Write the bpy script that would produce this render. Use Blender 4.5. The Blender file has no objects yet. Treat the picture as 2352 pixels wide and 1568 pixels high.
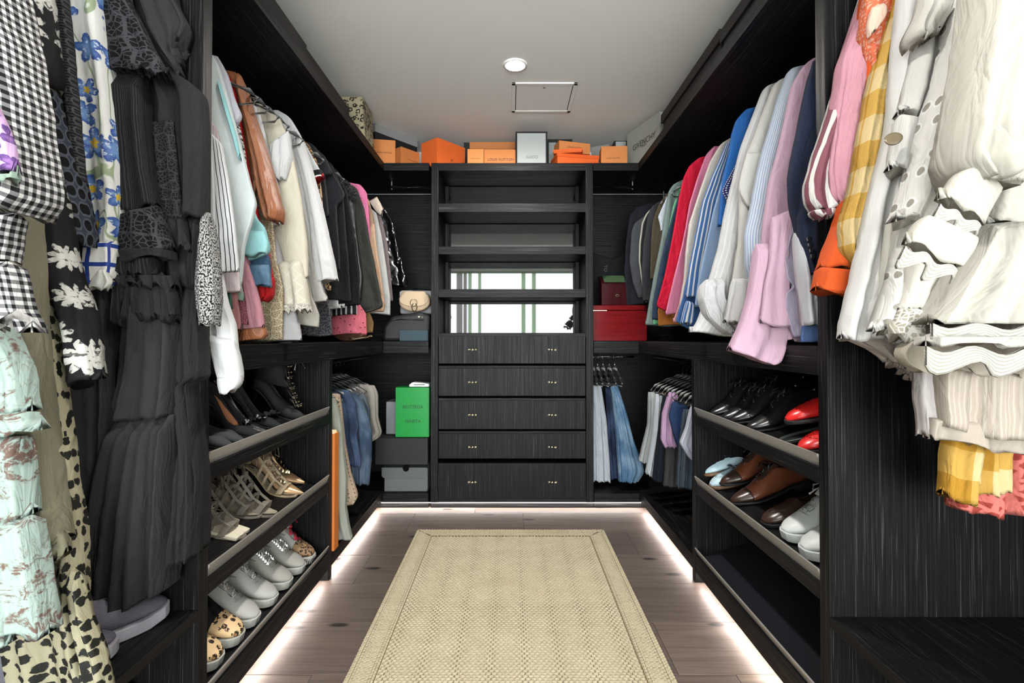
import bpy, bmesh, math, random
import numpy as np
from mathutils import Vector, Matrix, noise
from math import sin, cos, pi, radians, sqrt
SC = bpy.context.scene
COL = SC.collection
RNG = random.Random(7)

# ------------------------------------------------------------------ camera
F, PX, HY, CAMZ, PITCH = 1160.0, 1174.0, 775.0, 1.05, radians(0.8)
PY = HY - F*math.tan(PITCH)
cam_d = bpy.data.cameras.new('camera'); cam = bpy.data.objects.new('camera', cam_d); COL.objects.link(cam)
cam.location = (0, 0, CAMZ); cam.rotation_euler = (pi/2 + PITCH, 0, 0)
cam_d.sensor_width = 36; cam_d.lens = 36*F/2352
cam_d.shift_x = (1176-PX)/2352; cam_d.shift_y = (PY-784)/2352
cam_d.clip_start = 0.05; SC.camera = cam

def P(px, py, Y):
    """the point at depth Y (metres in front of the camera) seen at a photograph pixel"""
    dx, dy = (px-PX)/F, (PY-py)/F
    t = Y/(cos(PITCH)-dy*sin(PITCH))
    return Vector((dx*t, Y, CAMZ + t*(sin(PITCH)+dy*cos(PITCH))))

# ------------------------------------------------------------------ light
W = bpy.data.worlds.new('world'); SC.world = W; W.use_nodes = True
W.node_tree.nodes['Background'].inputs[0].default_value = (0.93, 0.97, 1.0, 1)
W.node_tree.nodes['Background'].inputs[1].default_value = 16.0
def area(name, loc, rot, sx, sy, power, col=(1, 1, 1), portal=False, spread=pi):
    l = bpy.data.lights.new(name, 'AREA'); l.shape = 'RECTANGLE'; l.size = sx; l.size_y = sy
    l.energy = power; l.color = col; l.spread = spread; l.cycles.is_portal = portal
    o = bpy.data.objects.new(name, l); o.location = loc; o.rotation_euler = rot; COL.objects.link(o); return o
WIN = (-1.70, 1.90, 0.06, 2.56, -4.60)      # the window behind the camera: x0 x1 z0 z1 y
area('window_portal', ((WIN[0]+WIN[1])/2, WIN[4]-0.05, (WIN[2]+WIN[3])/2), (pi/2, 0, 0), WIN[1]-WIN[0], WIN[3]-WIN[2], 1, portal=True)
LED_POWER = 1.7
LEDC = (1.0, 0.90, 0.86)
area('led_light_left', (-0.815, 1.55, 0.043), (0, 0, 0), 0.012, 3.1, LED_POWER*3.1, LEDC)
area('led_light_right', (0.815, 1.55, 0.043), (0, 0, 0), 0.012, 3.1, LED_POWER*3.1, LEDC)
area('led_light_back', (0, 3.122, 0.030), (0, 0, 0), 1.60, 0.012, LED_POWER*1.3, LEDC)
def spot(name, loc, power, size=0.045, ang=150):
    l = bpy.data.lights.new(name, 'SPOT'); l.energy = power; l.spot_size = radians(ang); l.spot_blend = 0.9
    l.shadow_soft_size = size; l.color = (1.0, 0.95, 0.90)
    o = bpy.data.objects.new(name, l); o.location = loc; COL.objects.link(o)
spot('downlight_beam', (0.02, 2.48, 2.37), 70, 0.045, 172)
spot('downlight_beam', (0.02, 0.75, 2.37), 40, 0.045, 172)  # extra beam out of view, added for ambient light
SC.view_settings.view_transform = 'Standard'; SC.view_settings.look = 'None'
SC.view_settings.gamma = 1; SC.view_settings.use_curve_mapping = False
SC.view_settings.exposure = 0.85
cy = SC.cycles; cy.max_bounces = 8; cy.diffuse_bounces = 5; cy.glossy_bounces = 4; cy.transmission_bounces = 6
cy.use_denoising = True; cy.sample_clamp_indirect = 6; cy.caustics_reflective = False; cy.caustics_refractive = False

# ------------------------------------------------------------------ materials
def lin(c):
    c = c/255.0
    return c/12.92 if c <= 0.04045 else ((c+0.055)/1.055)**2.4
def rgb(r, g=None, b=None):
    if g is None: r, g, b = (r >> 16) & 255, (r >> 8) & 255, r & 255
    return (lin(r), lin(g), lin(b), 1.0)
class NT:
    def __init__(s, name):
        s.m = bpy.data.materials.new(name); s.m.use_nodes = True; s.t = s.m.node_tree
        s.b = s.t.nodes['Principled BSDF']
    def n(s, typ, **kw):
        nd = s.t.nodes.new(typ)
        for k, v in kw.items(): setattr(nd, k, v)
        return nd
    def put(s, sock, v):
        if isinstance(v, bpy.types.NodeSocket): s.t.links.new(v, sock)
        elif hasattr(sock.default_value, '__len__') and not hasattr(v, '__len__'): sock.default_value = (v,)*len(sock.default_value)
        elif v is not None: sock.default_value = v
    def math(s, op, a, b=0.0, c=None, clamp=False):
        nd = s.n('ShaderNodeMath', operation=op, use_clamp=clamp)
        s.put(nd.inputs[0], a); s.put(nd.inputs[1], b)
        if c is not None: s.put(nd.inputs[2], c)
        return nd.outputs[0]
    def vmath(s, op, a, b=None):
        nd = s.n('ShaderNodeVectorMath', operation=op); s.put(nd.inputs[0], a)
        if b is not None: s.put(nd.inputs[1], b)
        return nd.outputs['Value'] if op in ('LENGTH', 'DISTANCE', 'DOT_PRODUCT') else nd.outputs[0]
    def mix(s, f, a, b, typ='MIX'):
        nd = s.n('ShaderNodeMix', data_type='RGBA', blend_type=typ)
        s.put(nd.inputs[0], f); s.put(nd.inputs[6], a); s.put(nd.inputs[7], b); return nd.outputs[2]
    def coord(s, kind='UV'): return s.n('ShaderNodeTexCoord').outputs[kind]
    def map(s, v, scale=(1, 1, 1), rot=(0, 0, 0), loc=(0, 0, 0)):
        nd = s.n('ShaderNodeMapping'); s.put(nd.inputs[0], v)
        nd.inputs['Scale'].default_value = scale; nd.inputs['Rotation'].default_value = rot; nd.inputs['Location'].default_value = loc
        return nd.outputs[0]
    def noise(s, v, scale, detail=3.0, rough=0.55, dist=0.0, out=0):
        nd = s.n('ShaderNodeTexNoise'); s.put(nd.inputs['Vector'], v); nd.inputs['Scale'].default_value = scale
        nd.inputs['Detail'].default_value = detail; nd.inputs['Roughness'].default_value = rough; nd.inputs['Distortion'].default_value = dist
        return nd.outputs[out]
    flat = True
    def vor(s, v, scale, feature='F1', rand=1.0):
        nd = s.n('ShaderNodeTexVoronoi', feature=feature, voronoi_dimensions='2D' if s.flat else '3D'); s.put(nd.inputs['Vector'], v); nd.inputs['Scale'].default_value = scale
        nd.inputs['Randomness'].default_value = rand; return nd
    def ramp(s, f, stops):
        nd = s.n('ShaderNodeValToRGB'); s.put(nd.inputs[0], f); e = nd.color_ramp.elements
        e[0].position, e[0].color = stops[0]; e[1].position, e[1].color = stops[-1]
        for p, c in stops[1:-1]:
            q = e.new(p); q.color = c
        return nd.outputs[0]
    def step(s, f, a, b): # smooth 0..1 between a and b
        nd = s.n('ShaderNodeMapRange', interpolation_type='SMOOTHSTEP'); s.put(nd.inputs[0], f)
        nd.inputs[1].default_value = a; nd.inputs[2].default_value = b; return nd.outputs[0]
    def bump(s, h, strength=0.3, dist=0.005, prev=None):
        nd = s.n('ShaderNodeBump'); s.put(nd.inputs['Height'], h); nd.inputs['Strength'].default_value = strength
        nd.inputs['Distance'].default_value = dist
        if prev is not None: s.put(nd.inputs['Normal'], prev)
        return nd.outputs[0]
    def done(s, col, rough=0.6, spec=0.4, normal=None, metal=0.0, **kw):
        s.put(s.b.inputs['Base Color'], col); s.put(s.b.inputs['Roughness'], rough)
        s.b.inputs['Specular IOR Level'].default_value = spec; s.put(s.b.inputs['Metallic'], metal)
        if normal is not None: s.put(s.b.inputs['Normal'], normal)
        for k, v in kw.items(): s.put(s.b.inputs[k.replace('_', ' ')], v)
        return s.m
MATS = {}
def wood(axis):
    key = 'wood'+axis
    if key in MATS: return MATS[key]
    t = NT('black_oak_'+axis)
    long_, cross = 1.5, 130.0
    sc = {'x': (long_, cross, cross), 'y': (cross, long_, cross), 'z': (cross, cross, long_)}[axis]
    co = t.map(t.coord('Object'), sc)
    g = t.noise(co, 1.0, 4.0, 0.6, 0.3)
    g2 = t.noise(t.map(co, (2.6, 2.6, 2.6)), 1.0, 3.0, 0.5)
    big = t.noise(t.coord('Object'), 2.0, 2.0)
    f = t.step(t.math('ADD', t.math('MULTIPLY', g, 0.65), t.math('MULTIPLY', g2, 0.35)), 0.36, 0.66)
    c = t.mix(f, rgb(6, 6, 7), rgb(17, 17, 18))
    c = t.mix(t.math('MULTIPLY', t.step(g2, 0.60, 0.70), 0.6), c, rgb(72, 71, 70))
    c = t.mix(t.math('MULTIPLY', big, 0.25), c, rgb(16, 15, 16))
    MATS[key] = t.done(c, t.mix(f, (0.54,)*4, (0.40,)*4), 0.15, t.bump(g, 0.7, 0.0025))
    return MATS[key]
def plain(name, col, rough=0.5, spec=0.4, metal=0.0, nscale=0, nstr=0.15, var=0.0, **kw):
    if name in MATS: return MATS[name]
    t = NT(name); nrm = None; c = col
    if nscale:
        h = t.noise(t.coord('Object'), nscale, 4.0); nrm = t.bump(h, nstr, 0.002)
        if var: c = t.mix(t.math('MULTIPLY', h, var), col, (col[0]*0.45, col[1]*0.45, col[2]*0.45, 1))
    MATS[name] = t.done(c, rough, spec, nrm, metal, **kw); return MATS[name]
def emit(name, col, s):
    t = NT(name); return t.done((0, 0, 0, 1), 0.5, 0.2, Emission_Color=col, Emission_Strength=s)

# ------------------------------------------------------------------ object helpers
def tag(o, label=None, cat=None, group=None, kind=None):
    if label: o['label'] = label
    if cat: o['category'] = cat
    if group: o['group'] = group
    if kind: o['kind'] = kind
    return o
LOCAL = []          # things whose parts are modelled about their own origin; all others are modelled in place
def thing(name, label, cat, loc=(0, 0, 0), group=None, local=False):
    o = bpy.data.objects.new(name, None); o.empty_display_size = 0.05; o.location = loc; COL.objects.link(o)
    if local: LOCAL.append(o)
    return tag(o, label, cat, group)
def link(name, me, m=None, parent=None):
    o = bpy.data.objects.new(name, me); COL.objects.link(o)
    if m is not None and len(me.materials) == 0: me.materials.append(m)
    if parent is not None:
        o.parent = parent
        if parent.type == 'EMPTY' and parent not in LOCAL: o.matrix_parent_inverse = Matrix.Translation(-parent.location)
    return o
class MB:
    def __init__(s): s.v, s.f, s.uv = [], [], None
    def box(s, x0, x1, y0, y1, z0, z1):
        b = len(s.v)
        s.v += [(x0, y0, z0), (x1, y0, z0), (x1, y1, z0), (x0, y1, z0), (x0, y0, z1), (x1, y0, z1), (x1, y1, z1), (x0, y1, z1)]
        s.f += [tuple(b+i for i in q) for q in ((0, 3, 2, 1), (4, 5, 6, 7), (0, 1, 5, 4), (1, 2, 6, 5), (2, 3, 7, 6), (3, 0, 4, 7))]
        return s
    def prism(s, pts, d):           # polygon of 3-D points extruded by vector d
        b, n = len(s.v), len(pts); d = Vector(d)
        s.v += [tuple(p) for p in pts] + [tuple(Vector(p)+d) for p in pts]
        s.f += [tuple(b+i for i in range(n))[::-1], tuple(b+n+i for i in range(n))]
        s.f += [(b+i, b+(i+1) % n, b+n+(i+1) % n, b+n+i) for i in range(n)]
        return s
    def tube(s, pts, r, n=8, caps=True, flat=1.0):
        pts = [Vector(p) for p in pts]; b = len(s.v); k = len(pts)
        rr = r if hasattr(r, '__len__') else [r]*k
        up = Vector((0.137, 0.291, 0.947))
        for i, p in enumerate(pts):
            d = (pts[min(i+1, k-1)]-pts[max(i-1, 0)]).normalized()
            a = d.cross(up)
            if a.length < 1e-4: a = d.cross(Vector((1, 0, 0)))
            a.normalize(); c = d.cross(a).normalized(); up = c if i else up
            if i == 0: up = c
            a = d.cross(up).normalized(); c = d.cross(a).normalized()*-1; up = c
            for j in range(n):
                th = 2*pi*j/n; s.v.append(tuple(p + a*cos(th)*rr[i] + c*sin(th)*rr[i]*flat))
        for i in range(k-1):
            for j in range(n):
                s.f.append((b+i*n+j, b+i*n+(j+1) % n, b+(i+1)*n+(j+1) % n, b+(i+1)*n+j))
        if caps:
            s.f.append(tuple(b+j for j in range(n))[::-1]); s.f.append(tuple(b+(k-1)*n+j for j in range(n)))
        return s
    def lathe(s, c, prof, n=32):   # profile of (r, z) around the vertical through c
        b = len(s.v); k = len(prof)
        for r, z in prof:
            for j in range(n): s.v.append((c[0]+r*cos(2*pi*j/n), c[1]+r*sin(2*pi*j/n), c[2]+z))
        for i in range(k-1):
            for j in range(n): s.f.append((b+i*n+j, b+i*n+(j+1) % n, b+(i+1)*n+(j+1) % n, b+(i+1)*n+j))
        s.f.append(tuple(b+j for j in range(n))[::-1]); s.f.append(tuple(b+(k-1)*n+j for j in range(n)))
        return s
    def xform(s, M):
        s.v = [tuple(M @ Vector(p)) for p in s.v]; return s
    def mesh(s, name, smooth=False):
        me = bpy.data.meshes.new(name); me.from_pydata(s.v, [], s.f)
        bm = bmesh.new(); bm.from_mesh(me); bmesh.ops.recalc_face_normals(bm, faces=bm.faces); bm.to_mesh(me); bm.free()
        if smooth:
            for p in me.polygons: p.use_smooth = True
        return me
    def obj(s, name, m, parent=None, smooth=False, bevel=0.0, sub=0):
        o = link(name, s.mesh(name, smooth), m, parent)
        if bevel:
            md = o.modifiers.new('bevel', 'BEVEL'); md.width = bevel; md.segments = 2; md.limit_method = 'ANGLE'
        if sub:
            md = o.modifiers.new('sub', 'SUBSURF'); md.levels = sub; md.render_levels = sub
        return o
def bx(name, m, x0, x1, y0, y1, z0, z1, parent=None, bevel=0.0015):
    return MB().box(min(x0, x1), max(x0, x1), min(y0, y1), max(y0, y1), min(z0, z1), max(z0, z1)).obj(name, m, parent, bevel=bevel)
def copy_tree(o, parent=None):
    c = o.copy(); COL.objects.link(c)
    if parent is not None: c.parent = parent
    for ch in list(o.children): copy_tree(ch, c)
    return c
FONT_CACHE = {}
def lettering(text, m, parent, origin, xdir, updir, width=None, height=None, name='lettering', bold=0.0, spacing=1.0, center=True):
    """flat print: origin = centre of the text, xdir along the line, updir up, scaled to a width or cap height in metres"""
    cu = bpy.data.curves.new(name, 'FONT'); cu.body = text; cu.size = 1; cu.offset = bold; cu.space_character = spacing
    tmp = bpy.data.objects.new(name, cu); COL.objects.link(tmp)
    dg = bpy.context.evaluated_depsgraph_get(); me = bpy.data.meshes.new_from_object(tmp.evaluated_get(dg))
    bpy.data.objects.remove(tmp); bpy.data.curves.remove(cu)
    co = np.array([v.co[:] for v in me.vertices]); lo, hi = co.min(0), co.max(0)
    k = width/(hi[0]-lo[0]) if width else height/(hi[1]-lo[1])
    X, U = Vector(xdir).normalized(), Vector(updir).normalized(); N = X.cross(U).normalized()
    ky = k if not (width and height) else height/(hi[1]-lo[1])
    for v in me.vertices:
        a, b = (v.co.x-(lo[0]+hi[0])/2)*k, (v.co.y-(lo[1]+hi[1])/2)*ky
        v.co = Vector(origin) + X*a + U*b + N*0.0012
    return link(name, me, m, parent)
# ------------------------------------------------------------------ the room
WX, YB, CEIL = 1.40, 3.66, 2.40               # side walls, back wall, ceiling
XF, YF = 0.79, 3.123                           # fronts of the side units and of the back unit
Z_MID0, Z_MID1, Z_TOP0, Z_TOP1 = 0.953, 1.028, 2.087, 2.135
white = plain('white_paint', rgb(226, 226, 224), 0.75, 0.3, nscale=400, nstr=0.03)
dark_paint = plain('dark_underlay', rgb(20, 18, 17), 0.9, 0.1)
YE, YR, BX, BC = -0.45, -4.6, 2.5, 2.75      # closet entrance, window wall of the room behind, its half width and ceiling
def setting(name, m, *a):
    o = bx(name, m, *a, bevel=0); o['kind'] = 'structure'; return o
setting('wall_left', white, -WX-0.1, -WX, YE, YB+0.1, 0, CEIL)
setting('wall_right', white, WX, WX+0.1, YE, YB+0.1, 0, CEIL)
setting('wall_back', white, -WX, WX, YB, YB+0.1, 0, CEIL)
setting('ceiling', white, -WX-0.1, WX+0.1, YE, YB+0.1, CEIL, CEIL+0.1)
o = setting('wall_entrance', white, -BX, -WX-0.1, YE, YE+0.1, 0, BC)
setting('wall_entrance', white, WX+0.1, BX, YE, YE+0.1, 0, BC)
setting('wall_entrance', white, -WX-0.1, WX+0.1, YE, YE+0.1, CEIL+0.1, BC)
setting('ceiling', white, -BX, BX, YR, YE+0.1, BC, BC+0.1)
setting('wall_west', white, -BX-0.1, -BX, YR, YE+0.1, 0, BC)
setting('wall_east', white, BX, BX+0.1, YR, YE+0.1, 0, BC)
m = MB()
for x0, x1, z0, z1 in ((-BX, WIN[0], 0, BC), (WIN[1], BX, 0, BC), (WIN[0], WIN[1], 0, WIN[2]), (WIN[0], WIN[1], WIN[3], BC)):
    m.box(x0, x1, YR-0.1, YR, z0, z1)
m.obj('wall_rear', white)['kind'] = 'structure'
# window of the room behind the camera: it is what the niche mirrors show
green = plain('sage_paint', rgb(150, 168, 140), 0.5)
def sheer(name, col, f):
    t = NT(name); d = t.n('ShaderNodeBsdfTranslucent'); d.inputs[0].default_value = col; x = t.n('ShaderNodeMixShader'); x.inputs[0].default_value = f
    t.b.inputs['Base Color'].default_value = col; out = [q for q in t.t.nodes if q.type == 'OUTPUT_MATERIAL'][0]
    t.t.links.new(t.b.outputs[0], x.inputs[1]); t.t.links.new(d.outputs[0], x.inputs[2]); t.t.links.new(x.outputs[0], out.inputs[0]); return t.m
sage_lit_bar = sheer('sage_lit_bar', rgb(186, 200, 180), 0.95)
grey_sheer = sheer('grey_sheer', rgb(176, 174, 172), 0.95)
win = bx('window_1', green, WIN[0], WIN[1], YR-0.08, YR, WIN[2]-0.05, WIN[2], bevel=0); win['kind'] = 'structure'
K = 11.5/F                                    # metres per photograph pixel at the window, by way of the mirror
for a, b, mm in ((1048, 1062, grey_sheer), (1064, 1072, grey_sheer), (1075, 1083, sage_lit_bar), (1098, 1105, sage_lit_bar), (1198, 1207, sage_lit_bar), (1222, 1231, sage_lit_bar), (1330, 1340, sage_lit_bar)):  # sage glazing bars made translucent so daylight brightens them in the mirrors
    x0, x1 = (a-PX)*K, (b-PX)*K
    link('window_strip', MB().prism([(x0, YR-0.03, WIN[2]), (x1, YR-0.03, WIN[2]), (x1, YR-0.03, WIN[3]), (x0, YR-0.03, WIN[3])], (0, 0.002, 0)).mesh('bar_sheet'), mm, win)
bx('window_frame', green, WIN[0], WIN[1], YR-0.08, YR-0.01, WIN[3]-0.04, WIN[3], win, 0)

# floor planks across the aisle, laid row by row with their end joints
def plank_mat():
    t = NT('smoked_oak_plank')
    oi = t.n('ShaderNodeObjectInfo').outputs['Random']
    co = t.coord('Object')
    off = t.n('ShaderNodeCombineXYZ'); t.put(off.inputs[2], t.math('MULTIPLY', oi, 37.0))
    v = t.vmath('ADD', co, off.outputs[0])
    g = t.noise(t.map(v, (1.6, 26, 1)), 1.6, 6.0, 0.6, 0.6)
    fine = t.noise(t.map(v, (5, 160, 1)), 1.0, 3.0)
    blot = t.noise(t.map(v, (2.2, 4, 1)), 1.3, 3.0)
    base = t.ramp(oi, [(0.0, rgb(70, 59, 54)), (0.35, rgb(84, 73, 67)), (0.7, rgb(94, 82, 74)), (1.0, rgb(120, 101, 82))])
    c = t.mix(t.math('MULTIPLY', t.step(g, 0.40, 0.68), 0.6), base, rgb(50, 42, 39))
    c = t.mix(t.math('MULTIPLY', t.step(blot, 0.52, 0.75), 0.45), c, rgb(44, 39, 38))
    c = t.mix(t.math('MULTIPLY', fine, 0.22), c, rgb(150, 132, 118))
    kn = t.vor(t.map(v, (1.5, 4.2, 1)), 1.0).outputs['Distance']
    c = t.mix(t.step(kn, 0.075, 0.03), c, rgb(28, 20, 17))
    return t.done(c, t.mix(g, (0.42,)*4, (0.58,)*4), 0.35, t.bump(t.math('ADD', g, t.math('MULTIPLY', fine, 0.5)), 0.25, 0.002))
pm = plank_mat()
fl = bx('floor', dark_paint, -WX-0.1, WX+0.1, YE, YB, -0.05, -0.012, bevel=0); fl['kind'] = 'structure'
tag(bx('bedroom_bounce', plain('bounce_carpet', rgb(222, 216, 206), 0.95, 0.1, nscale=300, nstr=0.3), -BX, BX, YR, YE, -0.05, 0.0, bevel=0), kind='structure').name = 'floor_bounce'  # pale floor added out of view to bounce daylight up to the ceiling
seams = [YB, 3.318, 3.03, 2.75, 2.456, 2.172, 1.88, 1.59, 1.30, 1.01, 0.72, 0.43, 0.14, -0.15, -0.45]
joints = {1: (-0.22, 0.9), 2: (-0.57, 0.07), 3: (0.62,), 4: (-0.675, 0.30), 5: (0.98,), 6: (0.522,), 7: (-0.62, 0.70)}
for i in range(len(seams)-1):
    js = [-WX] + list(joints.get(i, (RNG.uniform(-1, -0.1), RNG.uniform(0.2, 1.1)))) + [WX]
    for a, b in zip(js, js[1:]):
        bx('plank', pm, a+0.0008, b-0.0008, seams[i+1]+0.0008, seams[i]-0.0008, -0.013, RNG.uniform(-0.0012, 0), fl, 0.0012)

# ceiling fittings
hat = thing('access_hatch', 'square white access hatch set flush into the ceiling', 'hatch', (0, 2.83, CEIL))
a0, a1, b0, b1 = 0.004, 0.353, 2.655, 3.0
m = MB()
for q in ((a0, a1, b0, b0+.02), (a0, a1, b1-.02, b1), (a0, a0+.02, b0, b1), (a1-.02, a1, b0, b1)): m.box(q[0], q[1], q[2], q[3], CEIL-0.006, CEIL+0.002)
m.obj('frame', white, hat, bevel=0.001)
bx('panel', white, a0+.024, a1-.024, b0+.024, b1-.024, CEIL-0.004, CEIL+0.002, hat, 0.001)
bx('shadow_gap', dark_paint, a0+.0195, a1-.0195, b0+.0195, b1-.0195, CEIL-0.0012, CEIL+0.001, hat, 0)
MB().tube([((a0+a1)/2, b0+0.045, CEIL-0.007), ((a0+a1)/2, b0+0.045, CEIL-0.002)], 0.007, 12).obj('latch', plain('grey_metal', rgb(140, 140, 140), 0.35, metal=0.8), hat)
lampm = emit('lamp_disc', (1.0, 0.97, 0.93, 1), 14)
def downlight(x, y, label):
    d = thing('downlight', label, 'ceiling light', (x, y, CEIL))
    MB().lathe((x, y, CEIL), [(0.058, 0.002), (0.060, -0.004), (0.052, -0.008), (0.047, -0.006)], 40).obj('trim_ring', white, d, True)
    MB().lathe((x, y, CEIL), [(0.046, -0.0055), (0.046, -0.0085), (0.03, -0.009)], 32).obj('lens', lampm, d)
downlight(0.02, 2.48, 'round white recessed downlight glowing in the ceiling near the hatch')
downlight(0.02, 0.75, 'round white recessed downlight added unseen above the rug for fill light')  # added fitting, never in view; carries the extra fill beam

# ------------------------------------------------------------------ joinery
wx, wy, wz = wood('x'), wood('y'), wood('z')
lipm = plain('shelf_lip_metal', rgb(158, 154, 148), 0.38, 0.5, 0.45, nscale=60, nstr=0.06)
steel = plain('brushed_steel', rgb(205, 205, 205), 0.28, metal=1.0)
brass = plain('antique_brass', rgb(232, 220, 186), 0.34, metal=0.75, nscale=90, nstr=0.3)
mirror = plain('black_mirror_glass', rgb(9, 11, 10), 0.02, 0.5, IOR=1.5)
ledm = emit('led_tape', (1.0, 0.92, 0.88, 1), 3.0)
def backing(name, m, *a):
    o = bx(name, m, *a, bevel=0); o['kind'] = 'structure'; return o
backing('trim_1', wz, -WX, -WX+0.012, 0.2, YB, 0, Z_TOP0)
backing('trim_2', wz, WX-0.012, WX, 0.2, YB, 0, Z_TOP0)
backing('trim_3', wx, -WX+0.012, WX-0.012, YB-0.012, YB, 0, Z_TOP0)

du = thing('drawer_unit', 'tall black oak unit with open mirrored niches above five drawers', 'cabinet', (0.006, YF, 0))
CX = 0.006; NX0, NX1 = CX-0.457, CX+0.457     # niche opening
for sx in (-1, 1):
    xa, xb = CX+sx*0.457, CX+sx*0.502
    bx('side_panel', wz, min(xa, xb), max(xa, xb), YF, YB-0.014, 0.035, Z_TOP1, du)
YM = YF+0.33
bx('top_board', wx, NX0, NX1, YF+0.002, YB-0.014, Z_TOP0, Z_TOP1, du)
nz = [(1.829, 1.883), (1.566, 1.615), (1.299, 1.350)]
for z0, z1 in nz: bx('niche_shelf', wx, NX0, NX1, YF+0.002, YM+0.02, z0, z1, du)
bx('niche_base', wx, NX0, NX1, YF, YB-0.014, 1.048, 1.078, du)
tops = [Z_TOP0] + [a for a, b in nz]; bots = [b for a, b in nz] + [1.078]
for zt, zb in zip(tops, bots):
    bx('mirror_panel', mirror, NX0+0.022, NX1-0.022, YM, YM+0.006, zb+0.001, zt-0.001, du, 0.004)
    for x in (NX0, NX1-0.022): bx('mirror_cleat', wz, x, x+0.022, YM-0.002, YM+0.008, zb, zt, du, 0)
dzs = [(1.045, 0.875), (0.870, 0.677), (0.672, 0.478), (0.473, 0.303), (0.282, 0.066)]
def px_z(y): return CAMZ-(y-HY)/371.4
dz = [(770, 835), (838, 909), (912, 985), (987.5, 1052), (1060, 1142)]
for i, (y1, y0) in enumerate(dz):
    zt, zb = px_z(y1), px_z(y0)
    fwd = 0.0 if i < 4 else 0.012
    d = bx('drawer', wz, NX0+0.003, NX1-0.003, YF-0.001-fwd, YF+0.45, zb, zt-0.004, du, 0.0025)
    if 0 < i < 4: bx('drawer_lip', wx, NX0+0.003, NX1-0.003, YF-0.006, YF, zt-0.020, zt-0.004, d, 0.004)
    for hx in (-0.243, 0.246):
        hz = px_z((803, 877, 951, 1024, 1102)[i]); m = MB()
        ys = YF-fwd-0.024; x0 = CX+hx
        m.tube([(x0-0.028+0.056*k/8, ys, hz+0.0015*sin(k*0.9+hx*9)) for k in range(9)], [0.0065, .0085, .0072, .006, .007, .006, .0072, .0085, .0065], 10)
        for q in (-0.016, 0.016): m.tube([(x0+q, ys, hz), (x0+q, YF-fwd+0.002, hz)], 0.0035, 8)
        m.obj('handle', brass, d, True)
bx('base_rail', wx, NX0, NX1, YF+0.002, YF+0.04, 0.036, 0.062, du)
bx('plinth', wood('x'), CX-0.502, CX+0.502, YF+0.012, YF+0.03, 0, 0.04, du, 0)

def upright(label, sx, y0, y1, z1=CEIL-0.003, z0=0.0):
    return tag(bx('divider_panel', wz, sx*XF, sx*(WX-0.013), y0, y1, z0, z1), label, 'panel')
upright('full height black oak panel beside the hanging black dresses', -1, 1.285, 1.325)
upright('full height black oak panel behind the cream dresses', 1, 1.262, 1.302)
upright('low black oak panel between white sneakers shelves and hanging jeans', -1, 2.198, 2.236, Z_MID0-0.001)
upright('low black oak panel between black shoes shelf and folded trousers', 1, 2.180, 2.215, Z_MID0-0.001)

def overhead(side, sx):
    o = thing('overhead_shelf', 'black oak top shelf along the %s under stacked boxes' % side, 'shelf', (sx*1.1, 2.2, Z_TOP0))
    y0 = 1.326 if sx < 0 else 1.303
    bx('board', wy, sx*(XF+0.02), sx*(WX-0.013), y0, YB-0.013, Z_TOP0+0.004, Z_TOP1, o)
    bx('fascia', wy, sx*XF, sx*(XF+0.02), y0, YF, Z_TOP0, Z_TOP1, o)
    bx('corner_fascia', wx, sx*0.511, sx*(XF+0.02), YF, YF+0.02, Z_TOP0, Z_TOP1, o)
    bx('corner_board', wx, sx*0.511, sx*(XF+0.02), YF+0.02, YB-0.013, Z_TOP0+0.004, Z_TOP1, o)
    return o
overhead('wall of dresses and blouses', -1); overhead('wall of colourful shirts', 1)
def near_overhead(side, sx):
    o = thing('overhead_shelf', 'black oak top shelf above the %s' % side, 'shelf', (sx*1.1, 0.7, Z_TOP0))
    y1 = 1.284 if sx < 0 else 1.261
    bx('board', wy, sx*(XF+0.02), sx*(WX-0.013), 0.2, y1, Z_TOP0+0.004, Z_TOP1, o)
    bx('fascia', wy, sx*XF, sx*(XF+0.02), 0.2, y1, Z_TOP0, Z_TOP1, o)
near_overhead('black dresses', -1); near_overhead('cream dresses', 1)
def midshelf(side, sx):
    o = thing('middle_shelf', 'thick black oak shelf at waist height below the %s' % side, 'shelf', (sx*1.1, 2.2, Z_MID0))
    y0 = 1.326 if sx < 0 else 1.303
    bx('board', wy, sx*(XF+0.02), sx*(WX-0.013), y0, YB-0.013, Z_MID0+0.03, Z_MID1, o)
    bx('fascia', wy, sx*XF, sx*(XF+0.02), y0, YF+0.02, Z_MID0, Z_MID1, o)
    bx('corner_fascia', wx, sx*0.511, sx*XF, YF, YF+0.02, Z_MID0, Z_MID1, o)
    bx('corner_board', wx, sx*0.511, sx*XF, YF+0.02, YB-0.013, Z_MID0+0.03, Z_MID1, o)
midshelf('hanging blouses', -1); midshelf('hanging shirts', 1)

TILT = 0.27
def shoe_shelf(label, sx, zl1, zl0, zf0, tilt=TILT):
    y0, y1 = (1.327, 2.196) if sx < 0 else (1.304, 2.178)
    o = thing('shoe_shelf', label, 'shelf', (sx*1.0, 1.75, zf0))
    bx('fascia', wy, sx*XF, sx*(XF+0.018), y0, y1, zf0, zl0, o)
    MB().prism([(sx*(XF+0.012), y0, zl0-0.004), (sx*(XF-0.004), y0, zl1), (sx*(XF+0.001), y0, zl1+0.001), (sx*(XF+0.018), y0, zl0-0.003)], (0, y1-y0, 0)).obj('metal_lip', lipm, o)
    MB().prism([(sx*(XF+0.018), y0, zl0-0.012), (sx*(WX-0.014), y0, zl0-0.012+tilt*(WX-0.032-XF)), (sx*(WX-0.014), y0, zl0-0.032+tilt*(WX-0.032-XF)), (sx*(XF+0.018), y0, zl0-0.032)], (0, y1-y0, 0)).obj('board', wy, o)
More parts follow.
